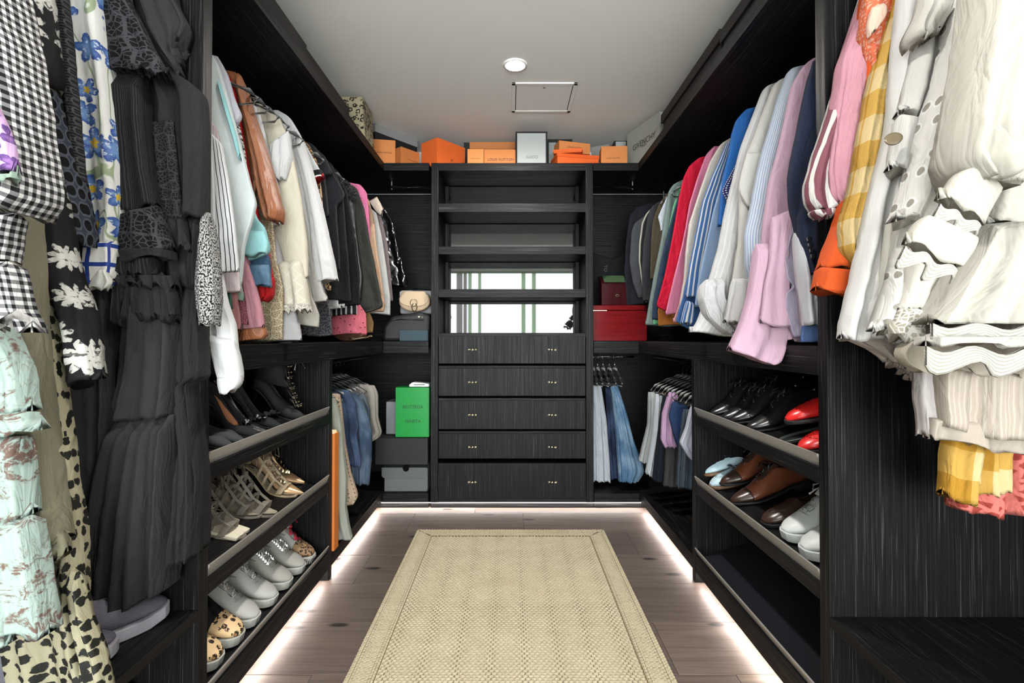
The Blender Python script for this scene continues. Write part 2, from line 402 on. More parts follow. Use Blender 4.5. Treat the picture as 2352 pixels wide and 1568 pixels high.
SH = [(0.750, 0.716, 0.675), (0.456, 0.420, 0.380), (0.150, 0.119, 0.047)]
lab = {-1: ('sloping black oak shoe shelf holding black pumps and lace-up boot', 'sloping black oak shoe shelf holding taupe lace-up sandals', 'lowest sloping shoe shelf holding pale grey sneakers'),
       1: ('sloping black oak shoe shelf holding black derbies and red loafers', 'sloping black oak shoe shelf holding brown brogues and white sneakers', 'lowest sloping shoe shelf, empty with black lining')}
for sx in (-1, 1):
    for k in range(3): shoe_shelf(lab[sx][k], sx, *SH[k])
felt = plain('black_felt', rgb(27, 27, 32), 0.95, 0.1, nscale=900, nstr=0.5)
tag(MB().prism([(XF+0.02, 1.306, 0.109), (WX-0.016, 1.306, 0.109+TILT*(WX-0.036-XF)), (WX-0.016, 1.306, 0.113+TILT*(WX-0.036-XF)), (XF+0.02, 1.306, 0.113)], (0, 0.87, 0)).obj('shelf_liner', felt), 'black felt liner lying on the empty lowest shoe shelf', 'liner')

def base(label, sx, y0, y1):
    o = thing('cabinet_base', label, 'cabinet', (sx*1.1, (y0+y1)/2, 0))
    bx('base_board', wy, sx*XF, sx*(WX-0.013), y0, y1, 0.082, 0.104, o)
    bx('fascia', wy, sx*XF, sx*(XF+0.018), y0, min(y1, YF), 0.047, 0.082, o)
    bx('plinth', wy, sx*(XF+0.045), sx*(XF+0.06), y0, y1, 0, 0.082, o, 0)
base('low black oak cabinet floor under the hanging jeans by the grey box', -1, 2.237, YF)
base('low black oak cabinet floor under the folded trousers', 1, 2.216, YF)
for sx, lb in ((-1, 'corner cabinet floor carrying the lidded grey box'), (1, 'corner cabinet floor under the hanging blue jeans')):
    o = thing('cabinet_base', 'black oak '+lb, 'cabinet', (sx*0.9, 3.4, 0))
    bx('base_board', wx, sx*0.511, sx*(WX-0.013), YF+0.001, YB-0.013, 0.060, 0.090, o)
    bx('fascia', wx, sx*0.511, sx*XF, YF, YF+0.018, 0.036, 0.060, o)
    bx('plinth', wx, sx*0.511, sx*(XF+0.04), YF+0.012, YF+0.03, 0, 0.036, o, 0)
for sx, y0, y1 in ((-1, 1.327, 2.197), (1, 1.304, 2.179), (-1, 0.2, 1.284), (1, 0.2, 1.261)):
    tag(bx('plinth', wy, sx*(XF+0.045), sx*(XF+0.06), y0, y1, 0, 0.10, bevel=0), kind='structure').name = 'baseboard_left' if sx < 0 else 'baseboard_right'
def bay_shelf(label, sx, y1, z1, z0):
    tag(bx('bay_shelf', wy, sx*XF, sx*(WX-0.013), 0.25, y1, z0, z1), label, 'shelf')
bay_shelf('low black oak shelf carrying grey mesh sneakers below black skirts', -1, 1.284, 0.363, 0.338)
bay_shelf('empty low black oak shelf below the cream dresses', 1, 1.261, 0.358, 0.332)
bay_shelf('bottom black oak shelf carrying patterned black sandal', -1, 1.284, 0.104, 0.03)
bay_shelf('bottom black oak board under the empty low shelf', 1, 1.261, 0.104, 0.03)

def rod(label, a, b, r=0.0125, brackets=()):
    o = thing('clothes_rail', label, 'rail', a)
    MB().tube([a, b], r, 16).obj('tube', steel, o, True)
    for q in brackets: bx('bracket', steel, q[0]-0.004, q[0]+0.004, q[1]-0.006, q[1]+0.006, a[2]-0.016, q[2], o)
RX = 1.085
ZR = 2.0
rod('steel clothes rail above the blouses on the dress side', (-RX, 1.326, ZR), (-RX, 3.60, ZR), brackets=((-RX, 3.58, 2.09),))
rod('steel clothes rail above the shirts', (RX, 1.303, ZR), (RX, 3.60, ZR), brackets=((RX, 3.58, 2.09),))
rod('bare steel rail in the back corner beyond the blouses', (-0.800, 3.35, 2.05), (-0.498, 3.35, 2.05), 0.0125, ((-0.795, 3.35, 2.09),))
rod('bare steel rail in the back corner beyond the shirts', (0.511, 3.35, 2.05), (0.813, 3.35, 2.05), 0.0125, ((0.808, 3.35, 2.09),))
rod('steel rail holding long black dresses', (-RX, 0.22, ZR), (-RX, 1.284, ZR))
rod('steel rail holding cream dresses', (RX, 0.22, ZR), (RX, 1.261, ZR))
rod('steel rail under the waist shelf holding jeans and linen trousers', (-1.02, 2.237, 0.905), (-1.02, 3.60, 0.905), 0.011)
rod('steel rail under the waist shelf holding folded trousers', (1.02, 2.216, 0.905), (1.02, 3.60, 0.905), 0.011)
rod('short steel rail in the back corner holding blue jeans', (0.511, 3.30, 0.925), (0.80, 3.30, 0.925), 0.009)

def strip(label, x0, x1, y0, y1):
    o = thing('light_strip', label, 'light', ((x0+x1)/2, (y0+y1)/2, 0.03))
    z = 0.0315 if x1-x0 > 1 else 0.0445
    bx('led_tape', ledm, x0, x1, y0, y1, z, z+0.002, o, 0)
strip('glowing light strip along the floor under the sneaker shelves', -0.820, -0.810, 0.3, 3.10)
strip('glowing light strip along the floor under the empty shoe shelf', 0.810, 0.820, 0.3, 3.10)
strip('glowing light strip along the floor below the drawers', -0.80, 0.80, 3.125, 3.133)

# ------------------------------------------------------------------ rug
def rug():
    X0, X1, Y0, Y1, B = -0.507, 0.502, 0.95, 2.752, 0.088
    t = NT('sisal_weave')
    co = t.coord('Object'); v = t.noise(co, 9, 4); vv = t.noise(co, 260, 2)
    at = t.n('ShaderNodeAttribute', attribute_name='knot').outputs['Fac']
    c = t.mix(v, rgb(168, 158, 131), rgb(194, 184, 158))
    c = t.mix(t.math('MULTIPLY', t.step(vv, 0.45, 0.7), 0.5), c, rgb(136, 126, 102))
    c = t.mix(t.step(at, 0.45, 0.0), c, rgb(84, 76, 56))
    sm = t.done(c, 0.85, 0.15, t.bump(t.noise(t.map(co, (1, 1, 1)), 700, 2), 0.5, 0.002))
    root = thing('sisal_rug', 'beige woven sisal rug with a mitred border lying on the plank floor', 'rug', (0, 1.8, 0))
    bx('backing', plain('rug_backing', rgb(120, 105, 75), 0.9), X0+0.003, X1-0.003, Y0, Y1-0.003, 0.0003, 0.006, root, 0)
    def weave(name, x0, x1, y0, y1, cx, cy, inside, rot):
        st = 0.0042; nx, ny = int((x1-x0)/st)+1, int((y1-y0)/st)+1
        x = np.linspace(x0, x1, nx); y = np.linspace(y0, y1, ny); gx, gy = np.meshgrid(x, y)
        u, w = (gx, gy) if not rot else (gy, gx)
        row = np.floor(w/cy); uu = u/cx+0.5*(row % 2)
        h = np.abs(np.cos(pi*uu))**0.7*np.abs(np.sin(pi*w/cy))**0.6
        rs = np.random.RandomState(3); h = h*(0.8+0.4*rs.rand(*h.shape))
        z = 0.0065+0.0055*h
        co = np.stack([gx, gy, z], -1).reshape(-1, 3)
        i = np.arange(nx*ny).reshape(ny, nx)
        f = np.stack([i[:-1, :-1], i[:-1, 1:], i[1:, 1:], i[1:, :-1]], -1).reshape(-1, 4)
        cen = co[f].mean(1); keep = inside(cen[:, 0], cen[:, 1]); f = f[keep]
        used = np.unique(f); mp = -np.ones(len(co), int); mp[used] = np.arange(len(used))
        me = bpy.data.meshes.new(name); me.from_pydata(co[used].tolist(), [], mp[f].tolist())
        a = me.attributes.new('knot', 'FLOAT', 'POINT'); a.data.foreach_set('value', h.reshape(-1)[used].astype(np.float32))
        for p in me.polygons: p.use_smooth = True
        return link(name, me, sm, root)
    g = 0.003
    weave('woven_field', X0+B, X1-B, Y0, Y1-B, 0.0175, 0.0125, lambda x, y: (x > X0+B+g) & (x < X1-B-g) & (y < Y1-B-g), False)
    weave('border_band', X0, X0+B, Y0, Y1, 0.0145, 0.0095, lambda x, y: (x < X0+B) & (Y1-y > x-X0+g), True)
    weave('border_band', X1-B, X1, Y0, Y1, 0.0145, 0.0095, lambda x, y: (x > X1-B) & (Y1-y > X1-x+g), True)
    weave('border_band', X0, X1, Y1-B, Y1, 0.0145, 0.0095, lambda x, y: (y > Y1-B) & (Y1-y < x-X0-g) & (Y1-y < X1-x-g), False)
rug()
# ------------------------------------------------------------------ cloth
ALB = 0.50      # evenly darkens the cloth colours to offset the raised exposure
def fab(name, colfn, rough=0.85, spec=0.18, weave=900, wstr=0.25, crease=0.5, sheen=0.0):
    """fabric: colfn(nt, uv) gives the colour socket; uv is in metres across / down the garment"""
    if name in MATS: return MATS[name]
    t = NT(name); uv = t.coord('UV')
    c = colfn(t, uv) if callable(colfn) else colfn
    n1 = t.bump(t.noise(uv, weave, 2.0), wstr, 0.001)
    ob = t.coord('Object')
    cr = t.math('ABSOLUTE', t.math('SUBTRACT', t.noise(t.map(ob, (15, 15, 6.0)), 1.0, 3.5, 0.55, 1.0), 0.5))
    n2 = t.bump(cr, min(1, crease*0.8), 0.022, n1)
    if not callable(colfn):
        fine = t.noise(t.map(uv, (700, 90, 1)), 1.0, 2.0)
        c = t.mix(t.math('MULTIPLY', fine, 0.16), colfn, (colfn[0]*0.55, colfn[1]*0.55, colfn[2]*0.55, 1))
    c = t.mix(1.0, c, (ALB, ALB, ALB, 1), 'MULTIPLY')
    kw = dict(Sheen_Weight=sheen) if sheen else {}
    MATS[name] = t.done(c, rough, spec, n2, **kw); return MATS[name]
def sol(hexc, name=None, **kw):
    return fab(name or 'cloth_%06x' % hexc, rgb(hexc), **kw)
def xy(t, uv):
    s = t.n('ShaderNodeSeparateXYZ'); t.put(s.inputs[0], uv); return s.outputs[0], s.outputs[1]
def stripes(bg, fg, period, duty, wob=0.0, horiz=False, fg2=None):
    def f(t, uv):
        x, y = xy(t, uv)
        if horiz: x = y
        if wob: x = t.math('ADD', x, t.math('MULTIPLY', t.noise(t.map(uv, (5, 9, 1)), 1.0, 1.0), wob))
        q = t.math('FRACT', t.math('MULTIPLY', x, 1/period))
        c = t.mix(t.step(q, duty+0.03, duty-0.03), rgb(bg), rgb(fg))
        if fg2 is not None: c = t.mix(t.step(t.math('ABSOLUTE', t.math('SUBTRACT', q, 0.5+duty/2)), 0.07, 0.04), c, rgb(fg2))
        return c
    return f
def gingham(bg, mid, fg, p):
    def f(t, uv):
        x, y = xy(t, uv)
        a = t.math('GREATER_THAN', t.math('FRACT', t.math('MULTIPLY', x, 1/p)), 0.5)
        b = t.math('GREATER_THAN', t.math('FRACT', t.math('MULTIPLY', y, 1/p)), 0.5)
        return t.mix(t.math('MULTIPLY', a, b), t.mix(t.math('MAXIMUM', a, b), rgb(bg), rgb(mid)), rgb(fg))
    return f
def flowers(bg, cell, cols, petals=5, stems=None, size=0.42, eye=None, rag=0.35, rand=0.8):
    """printed blossoms: one per Voronoi cell, petals from the angle about the cell's centre"""
    def f(t, uv):
        c = rgb(bg)
        if stems is not None:
            w = t.noise(t.map(uv, (9, 3.5, 1)), 1.0, 1.5, 0.5, 1.2)
            c = t.mix(t.step(t.math('ABSOLUTE', t.math('SUBTRACT', w, 0.5)), 0.022, 0.012), c, rgb(stems))
            w2 = t.noise(t.map(uv, (7, 11, 1), loc=(4, 2, 0)), 1.0, 1.0, 0.5, 0.5)
            c = t.mix(t.step(w2, 0.69, 0.71), c, rgb(stems))
        v = t.vor(uv, 1/cell, 'F1', rand)
        d = t.vmath('SUBTRACT', t.vmath('MULTIPLY', uv, (1/cell,)*3), t.vmath('MULTIPLY', v.outputs['Position'], (1/cell,)*3))
        dx, dy = xy(t, d)
        ang = t.math('ARCTAN2', dy, dx)
        sp = t.n('ShaderNodeSeparateColor'); t.put(sp.inputs[0], v.outputs['Color'])
        ang = t.math('ADD', ang, t.math('MULTIPLY', sp.outputs[0], 6.3))
        r = t.math('MULTIPLY', v.outputs['Distance'], 1.0)
        r = t.math('ADD', r, t.math('MULTIPLY', t.math('SUBTRACT', t.noise(uv, 9/cell, 2.0), 0.5), rag*0.5))
        lobe = t.math('ABSOLUTE', t.math('COSINE', t.math('MULTIPLY', ang, petals/2)))
        lim = t.math('MULTIPLY', t.math('MULTIPLY_ADD', lobe, 0.5, 0.5), t.math('MULTIPLY_ADD', sp.outputs[1], size*0.5, size*0.62))
        q = t.math('DIVIDE', r, lim)
        inner = t.noise(t.map(uv, (1, 1, 1)), 7/cell, 3.0)
        pc = t.mix(t.step(t.math('ADD', q, t.math('MULTIPLY', inner, 0.8)), 0.6, 1.3), rgb(cols[0]), rgb(cols[1]))
        if len(cols) > 2: pc = t.mix(t.step(inner, 0.56, 0.62), pc, rgb(cols[2]))
        c = t.mix(t.step(q, 1.0, 0.9), c, pc)
        if eye is not None: c = t.mix(t.math('MULTIPLY', t.step(q, 0.34, 0.26), t.math('GREATER_THAN', sp.outputs[2], 0.45)), c, rgb(eye))
        return c
    return f
def leopard(bg, fg, cell, core=None, stretch=(1, 1, 1)):
    def f(t, uv):
        u = t.map(uv, stretch)
        u = t.vmath('ADD', u, t.vmath('MULTIPLY', t.noise(u, 3/cell, 2.0, out=1), (cell*0.5,)*3))
        v = t.vor(u, 1/cell, 'F1', 0.9); d = v.outputs['Distance']
        br = t.noise(u, 2.2/cell, 1.0)
        ring = t.math('MULTIPLY', t.step(d, 0.47, 0.41), t.step(d, 0.16, 0.24))
        ring = t.math('MULTIPLY', ring, t.step(br, 0.36, 0.42))
        c = t.mix(t.step(d, 0.40, 0.30), rgb(bg), rgb(core if core is not None else bg))
        return t.mix(ring, c, rgb(fg))
    return f
def spots(bg, fg, cell, stretch=(1.25, 1.0, 1)):
    def f(t, uv):
        u = t.map(uv, stretch, rot=(0, 0, 0.5))
        u = t.vmath('ADD', u, t.vmath('MULTIPLY', t.noise(u, 2/cell, 2.0, out=1), (cell*0.6,)*3))
        d = t.vor(u, 1/cell, 'F1', 0.85).outputs['Distance']
        return t.mix(t.step(d, 0.40, 0.33), rgb(bg), rgb(fg))
    return f
def lace(bg, fg, cell, w=0.10):
    def f(t, uv):
        d = t.vor(uv, 1/cell, 'DISTANCE_TO_EDGE').outputs['Distance']
        big = t.vor(uv, 0.25/cell, 'DISTANCE_TO_EDGE').outputs['Distance']
        k = t.math('MAXIMUM', t.step(d, w+0.03, w-0.03), t.step(big, 0.07, 0.05))
        return t.mix(k, rgb(bg), rgb(fg))
    return f
def dots(bg, fg, cell, r, rand=0.0, ring=None):
    def f(t, uv):
        d = t.vor(uv, 1/cell, 'F1', rand).outputs['Distance']
        c = rgb(bg)
        if ring is not None: c = t.mix(t.step(d, r*1.55, r*1.4), c, rgb(ring))
        return t.mix(t.step(d, r+0.02, r-0.02), c, rgb(fg))
    return f
def tweed(a, b, sc):
    def f(t, uv):
        n = t.noise(t.map(uv, (1, 0.6, 1)), sc, 2.0)
        return t.mix(t.step(n, 0.44, 0.56), rgb(a), rgb(b))
    return f
def ribs(a, b, p): return stripes(a, b, p, 0.35)
def denim(a, b):
    def f(t, uv):
        n = t.noise(t.map(uv, (1, .45, 1)), 14, 4.0); w = t.noise(t.map(uv, (500, 60, 1)), 1.0, 2)
        c = t.mix(t.step(n, 0.38, 0.66), rgb(a), rgb(b)); return t.mix(t.math('MULTIPLY', w, 0.35), c, rgb(a))
    return f
def toile(bg, fg, cell):
    def f(t, uv):
        n = t.noise(t.map(uv, (1, 1.4, 1)), 1/cell, 5.0, 0.68, 0.8); m = t.noise(uv, 3.2/cell, 4.0, 0.7, 1.5)
        k = t.math('MULTIPLY', t.step(n, 0.49, 0.58), t.step(m, 0.40, 0.54))
        return t.mix(k, t.mix(t.math('MULTIPLY', t.noise(t.map(uv, (260, 3, 1)), 1.0, 2), 0.35), rgb(bg), (0.85, 0.9, 0.88, 1)), rgb(fg))
    return f

def resamp(pts, n):
    d = [0.0]
    for a, b in zip(pts, pts[1:]): d.append(d[-1]+(b-a).length)
    T = d[-1] or 1e-6; out = []; j = 0
    for i in range(n):
        s = T*i/(n-1)
        while j < len(pts)-2 and d[j+1] < s: j += 1
        seg = d[j+1]-d[j] or 1e-9
        out.append(pts[j].lerp(pts[j+1], min(1, max(0, (s-d[j])/seg))))
    for _ in range(2):
        out = [out[0]] + [(out[k-1]+out[k]*2+out[k+1])/4 for k in range(1, n-1)] + [out[-1]]
    return out, T
def cloth(name, m, Y, L, R, parent=None, th=0.045, folds=2.5, amp=0.010, seed=None, hem=0.004, dy=0.0, cinch=(), flare=1.0, cr=1.0):
    """a hanging piece of cloth with thickness and folds. L, R: its two edges from top to bottom, as photograph pixels (2 numbers,
    seen at depth Y) or as points (3 numbers). dy leans the bottom away from the camera."""
    seed = RNG.random()*50 if seed is None else seed
    cr *= min(1.0, 0.45+th*8)
    def pts(E): return [P(e[0], e[1], Y) if len(e) == 2 else Vector(e) for e in E]
    L, R = pts(L), pts(R)
    h = max((L[-1]-L[0]).length, (R[-1]-R[0]).length); w = max((a-b).length for a, b in ((L[-1], R[-1]), (L[len(L)//2], R[len(R)//2])))
    n = max(10, min(100, int(h/0.009))); mcol = max(10, min(56, int(w/0.006)))
    L, _ = resamp(L, n); R, _ = resamp(R, n)
    rs = random.Random(int(seed*1000)); ks = [(folds*(0.75+0.5*rs.random()), rs.random()*6.3, rs.uniform(-1.2, 1.2), 1.0),
          (folds*2.3, rs.random()*6.3, rs.uniform(-2, 2), 0.45), (folds*0.45, rs.random()*6.3, rs.uniform(-.6, .6), 0.8)]
    V, UV = [], []
    W = sum((a-b).length for a, b in zip(L, R))/n
    AR = [0.0]                       # arc length across the front, so that prints are not stretched round the sides
    pr = [((0.5-0.5*cos(pi*j/mcol))*W, th*0.5*(0.45+0.45*sin(pi*j/mcol)**0.6) if 0 < j < mcol else 0.002) for j in range(mcol+1)]
    for (xa, ya), (xb, yb) in zip(pr, pr[1:]): AR.append(AR[-1]+math.hypot(xb-xa, yb-ya))
    for i in range(n):
        t = i/(n-1); g = 0.35+0.65*t**0.8
        ci = 1.0
        for c0, cw, ca in cinch: ci *= 1-ca*math.exp(-((t-c0)/cw)**2)
        for s in (0, 1):
            for j in range(mcol+1):
                u = 0.5-0.5*cos(pi*j/mcol)
                c = L[i].lerp(R[i], u)
                f = sum(a*math.asin(0.93*sin(2*pi*k*u+ph+dr*t))*0.8 for k, ph, dr, a in ks)
                e = sqrt(max(0, 1-(2*u-1)**2))
                nz = noise.noise(Vector((c.x*7+seed, c.z*5, seed)))*0.009 + cr*(0.012*(0.3-abs(noise.noise(Vector((c.x*16+seed, c.z*2.4, seed)))))
                     + 0.007*(0.3-abs(noise.noise(Vector((c.x*13+c.z*15+seed, c.z*11-c.x*9, seed*2))))) + 0.0035*(0.3-abs(noise.noise(Vector((c.x*40-c.z*22+seed, c.z*30+c.x*20, seed*3))))))
                hh = (th*0.5*(0.45+0.45*e**0.6) if e > 0 else 0.002)*min(1.0, 0.25+t*9)*ci*(1+(flare-1)*t)
                y = c.y + amp*g*f*min(1, e*1.6) + nz*g + dy*t
                z = c.z - hem*t**14*sin(2*pi*ks[0][0]*u+ks[0][1])*1.2
                V.append((c.x, y-hh if s == 0 else y+hh, z)); UV.append((AR[j]+seed, -t*h+seed*0.37))
    F_ = []; k = mcol+1
    for i in range(n-1):
        a, b = i*2*k, (i+1)*2*k
        for j in range(mcol):
            F_.append((a+j, b+j, b+j+1, a+j+1)); F_.append((a+k+j+1, b+k+j+1, b+k+j, a+k+j))
        F_.append((a, a+k, b+k, b)); F_.append((a+k-1, b+k-1, b+2*k-1, a+2*k-1))
    # closed at the top, turned in at the hem
    F_ += [(j, j+1, k+j+1, k+j) for j in range(mcol)]
    lb = (n-1)*2*k; base = len(V)
    for j in range(k):
        p, q = V[lb+j], V[lb+k+j]; V.append(((p[0]+q[0])/2, (p[1]+q[1])/2, (p[2]+q[2])/2+0.02)); UV.append(UV[lb+j])
    for j in range(mcol):
        F_.append((lb+j, base+j, base+j+1, lb+j+1)); F_.append((lb+k+j+1, base+j+1, base+j, lb+k+j))
    me = bpy.data.meshes.new(name); me.from_pydata(V, [], F_)
    ul = me.uv_layers.new(name='UVMap'); idx = np.zeros(len(me.loops), np.int32); me.loops.foreach_get('vertex_index', idx)
    ul.data.foreach_set('uv', np.array(UV, np.float32)[idx].reshape(-1))
    me.polygons.foreach_set('use_smooth', [True]*len(me.polygons))
    return link(name, me, m, parent)

velvet = plain('black_velvet', rgb(22, 22, 23), 0.75, 0.25, Sheen_Weight=0.4)
chrome = plain('hook_steel', rgb(190, 190, 190), 0.22, metal=1.0)
def hanger_parts(root, w=0.20, pants=False, trouser_bar=True):
    """a hanger about its own origin: the rail runs along y through (0,0,0)"""
    m = MB(); hook = [(0.0, 0, -0.075)]+[(0.0, 0, -0.05)]
    hook += [(0.021*cos(a)-0.0, 0, 0.021*sin(a)-0.0058) for a in [radians(d) for d in range(-75, 190, 20)]]
    m.tube(hook, 0.0021, 6).obj('hook', chrome, root, True)
    m = MB(); pts = [(-w, 0, -0.165), (-w*0.86, 0, -0.138), (-w*0.5, 0, -0.105), (-w*0.16, 0, -0.080), (0, 0, -0.072), (w*0.16, 0, -0.080), (w*0.5, 0, -0.105), (w*0.86, 0, -0.138), (w, 0, -0.165)]
    m.tube(pts, [.007, .011, .012, .012, .012, .012, .012, .011, .007], 8, flat=0.7)
    m.tube([(-w, 0, -0.165), (-w*0.93, 0, -0.180), (0, 0, -0.182), (w*0.93, 0, -0.180), (w, 0, -0.165)], 0.0045, 6)
    m.obj('arms', velvet, root, True)
HANG = {}
def hanger(x, y, z, label, yaw=0.0, w=0.20, group=None, k='w'):
    key = (k, w)
    o = thing('clothes_hanger', label, 'hanger', (0, 0, 0), group, True) if key not in HANG else None
    if o is None:
        src = HANG[key]; o = copy_tree(src); o['label'] = label
        if group: o['group'] = group
        elif 'group' in o: del o['group']
    else: HANG[key] = o; hanger_parts(o, w)
    o.location = (x, y, z); o.rotation_euler = (0, 0, yaw); return o
def garment(name, label, cat, Y, sx, group=None):
    return thing(name, label, cat, (sx*RX, Y, 1.95), group)
def rack(sx, name, label, cat, m, Y, edge, hemz=None, ztop=1.925, th=0.05, **kw):
    """a garment hanging across a side rail; edge = its aisle side from neck to hem in pixels, the wall side is its mirror-like default"""
    root = garment(name, label, cat, Y, sx, kw.pop('group', None))
    E = [P(a, b, Y) for a, b in edge]; zb = E[-1].z if hemz is None else hemz; zt = max(ztop, E[0].z)
    x0 = sx*max(RX-0.05, abs(E[0].x)+0.02)
    wall = [(x0, Y, zt), (sx*1.22, Y, zt-0.06), (sx*1.31, Y, zt-0.12), (sx*1.335, Y, (zt+zb)/2), (sx*1.325, Y, zb)]
    if abs(E[-1].x) > 1.0: pass
    (L, R) = (wall, [tuple(e) for e in E]) if sx < 0 else ([tuple(e) for e in E], wall)
    kw.setdefault('amp', 0.007); cloth('body', m, Y, L, R, root, th*0.7, **kw)
    return root
# ------------------------------------------------------------------ hanging clothes by the camera, left (black dresses)
BK = 0x2b2b2d
blk = sol(0x28282a, 'black_cotton', crease=0.8)
blk2 = sol(0x343436, 'soft_black_cotton', crease=0.8)
blk3 = sol(0x1c1c1e, 'deep_black_crepe', crease=0.4)
blkrib = fab('black_ribbed', ribs(0x17171a, 0x37373a, 0.0045))
blklace = fab('black_lace', lace(0x0e0e10, 0x46464a, 0.012), wstr=0.6)
ging = fab('black_white_gingham', gingham(0xf2f2f0, 0x88888a, 0x1c1c1e, 0.0135), crease=0.9)
navycut = fab('navy_cutwork', lambda t, uv: t.mix(t.step(t.vor(t.map(uv, (1, 0.75, 1)), 42, 'F1', 0.25).outputs['Distance'], 0.36, 0.33), t.mix(t.step(t.vor(t.map(uv, (1, 0.75, 1)), 42, 'F1', 0.25).outputs['Distance'], 0.52, 0.48), rgb(58, 64, 78), rgb(92, 97, 108)), rgb(12, 12, 15)), wstr=0.5)
def braid(t, uv):
    x, y = xy(t, uv); d = t.vor(t.map(uv, (1, 1, 1)), 46, 'F1', 0.0).outputs['Distance']
    k = t.math('FRACT', t.math('MULTIPLY', y, 160.0))
    c = t.mix(t.step(k, 0.45, 0.55), rgb(20, 20, 22), rgb(66, 66, 68))
    return t.mix(t.math('MULTIPLY', t.step(d, 0.42, 0.38), t.step(d, 0.2, 0.26)), c, rgb(88, 88, 90))
braidm = fab('black_braid', braid, wstr=0.6)
daisy = fab('black_daisy_print', flowers(0x232325, 0.085, (0xf2f2ea, 0xe6e6de, 0x6a6a66), 9, None, 0.46, None, 0.5, 0.75), crease=0.5)
bluefl = fab('white_blue_flower_print', flowers(0xf4f4f0, 0.078, (0x7ea2d8, 0x3a5ca8, 0xc9daf0), 5, 0xa6b794, 0.50, 0xe8c23e, 0.3, 0.7), rough=0.5, crease=0.25)
plaidb = fab('white_blue_windowpane', lambda t, uv: t.mix(t.math('MAXIMUM', t.math('LESS_THAN', t.math('FRACT', t.math('MULTIPLY', xy(t, uv)[0], 24.0)), 0.2), t.math('LESS_THAN', t.math('FRACT', t.math('MULTIPLY', xy(t, uv)[1], 24.0)), 0.22)), rgb(244, 243, 236), rgb(44, 70, 150)), rough=0.5)
olive = sol(0x8c8872, 'olive_linen', crease=0.9)
mint = fab('mint_toile', toile(0xaecabf, 0x846a5f, 0.075), crease=0.8)
cheet = fab('cheetah_satin', spots(0xb9b294, 0x24241f, 0.023), rough=0.6)
leaf = fab('tan_leaf_print', leopard(0xb4a78c, 0x35302a, 0.045, 0x6a6052), rough=0.7)
snake = fab('grey_snake_print', lace(0xa9a9a6, 0x5c5c5c, 0.013, 0.13))
lilac = fab('lilac_petal_print', flowers(0xd9b6e0, 0.045, (0xb183c6, 0x6a4a8c), 5, None, 0.5, 0x50386a), crease=0.9)
twd = fab('black_white_tweed_knit', tweed(0x161616, 0xc9c9c6, 330), wstr=0.8)
XW = -1.33
def nearL(name, label, cat, Y, group=None): return garment(name, label, cat, Y, -1, group)
r = nearL('petal_blouse', 'lilac petal print blouse at the camera end of the black and white clothes', 'blouse', 0.74)
cloth('body', lilac, 0.74, [(-620, -600), (-560, 150), (-520, 400)], [(-330, -640), (-160, -300), (-60, 150), (10, 290), (24, 340), (36, 402)], r, 0.03, 3, 0.006)
cloth('hem_frill', sol(0x9fb6a6, 'sage_edging'), 0.742, [(-330, 404), (-330, 418)], [(37, 402), (39, 414)], r, 0.03, 5, 0.006)
r = nearL('gingham_blouse', 'black and white gingham blouse with puffed sleeve and flared cuff', 'blouse', 0.80)
cloth('sleeve', ging, 0.80, [(-170, -200), (-160, 100), (-130, 300), (-110, 470)], [(0, -160), (26, 0), (58, 140), (76, 240), (90, 350), (98, 440), (92, 470), (70, 492)], r, 0.13, 5, 0.012)
cloth('cuff', ging, 0.80, [(-110, 480), (-100, 560), (-120, 600)], [(38, 490), (24, 540), (16, 596)], r, 0.07, 6, 0.008)
cloth('flounce', ging, 0.80, [(-120, 604), (-130, 690), (-140, 755)], [(16, 600), (34, 650), (46, 712), (68, 752)], r, 0.08, 6, 0.015, hem=0.008)
r = nearL('toile_dress', 'pale mint tiered dress with brown bird print and picot edges', 'dress', 0.88)
cloth('body', mint, 0.885, [(-560, -380), (-400, 300), (-360, 960)], [(-260, -430), (-150, 0), (-40, 560), (4, 700), (22, 770), (44, 830), (58, 880), (66, 950)], r, 0.08, 4, 0.012)
cloth('flounce', mint, 0.872, [(-360, 950), (-360, 1040)], [(64, 945), (74, 962), (94, 986)], r, 0.07, 5, 0.012)
cloth('middle_tier', mint, 0.884, [(-360, 1020), (-360, 1190)], [(56, 1000), (60, 1100), (66, 1188)], r, 0.08, 4, 0.012)
cloth('lower_tier', mint, 0.880, [(-360, 1186), (-360, 1490)], [(66, 1186), (76, 1250), (84, 1320), (98, 1380), (108, 1442)], r, 0.09, 4, 0.014, hem=0.01)
cloth('hem_panel', mint, 0.868, [(-380, 1380), (-380, 1500)], [(-8, 1420), (20, 1452), (30, 1476)], r, 0.04, 3, 0.008)
r = nearL('linen_dress', 'long olive linen dress hanging behind the pale mint dress', 'dress', 0.95)
cloth('body', olive, 0.95, [(-420, -320), (-330, 200), (-300, 1330)], [(-120, -360), (10, -60), (40, 200), (66, 420), (76, 520), (90, 680), (98, 800), (106, 920), (116, 1050), (136, 1160), (151, 1238)], r, 0.10, 3.5, 0.016, hem=0.0)
cloth('hem_flap', olive, 0.938, [(40, 1180), (60, 1300), (104, 1345)], [(110, 1190), (148, 1240), (152, 1262)], r, 0.03, 1.5, 0.008)
r = nearL('cheetah_dress', 'long cheetah print satin dress reaching almost to the floor', 'dress', 0.985)
cloth('body', cheet, 0.985, [(-360, -300), (-280, 400), (-260, 1120), (-280, 1600)], [(-90, -330), (20, 0), (46, 300), (66, 500), (110, 760), (150, 1000), (172, 1200), (186, 1310), (190, 1400), (206, 1500), (224, 1600)], r, 0.10, 4, 0.022)
cloth('wrap_panel', cheet, 0.965, [(150, 1300), (165, 1450), (190, 1600)], [(186, 1318), (210, 1428), (240, 1500), (268, 1600)], r, 0.04, 2, 0.010)
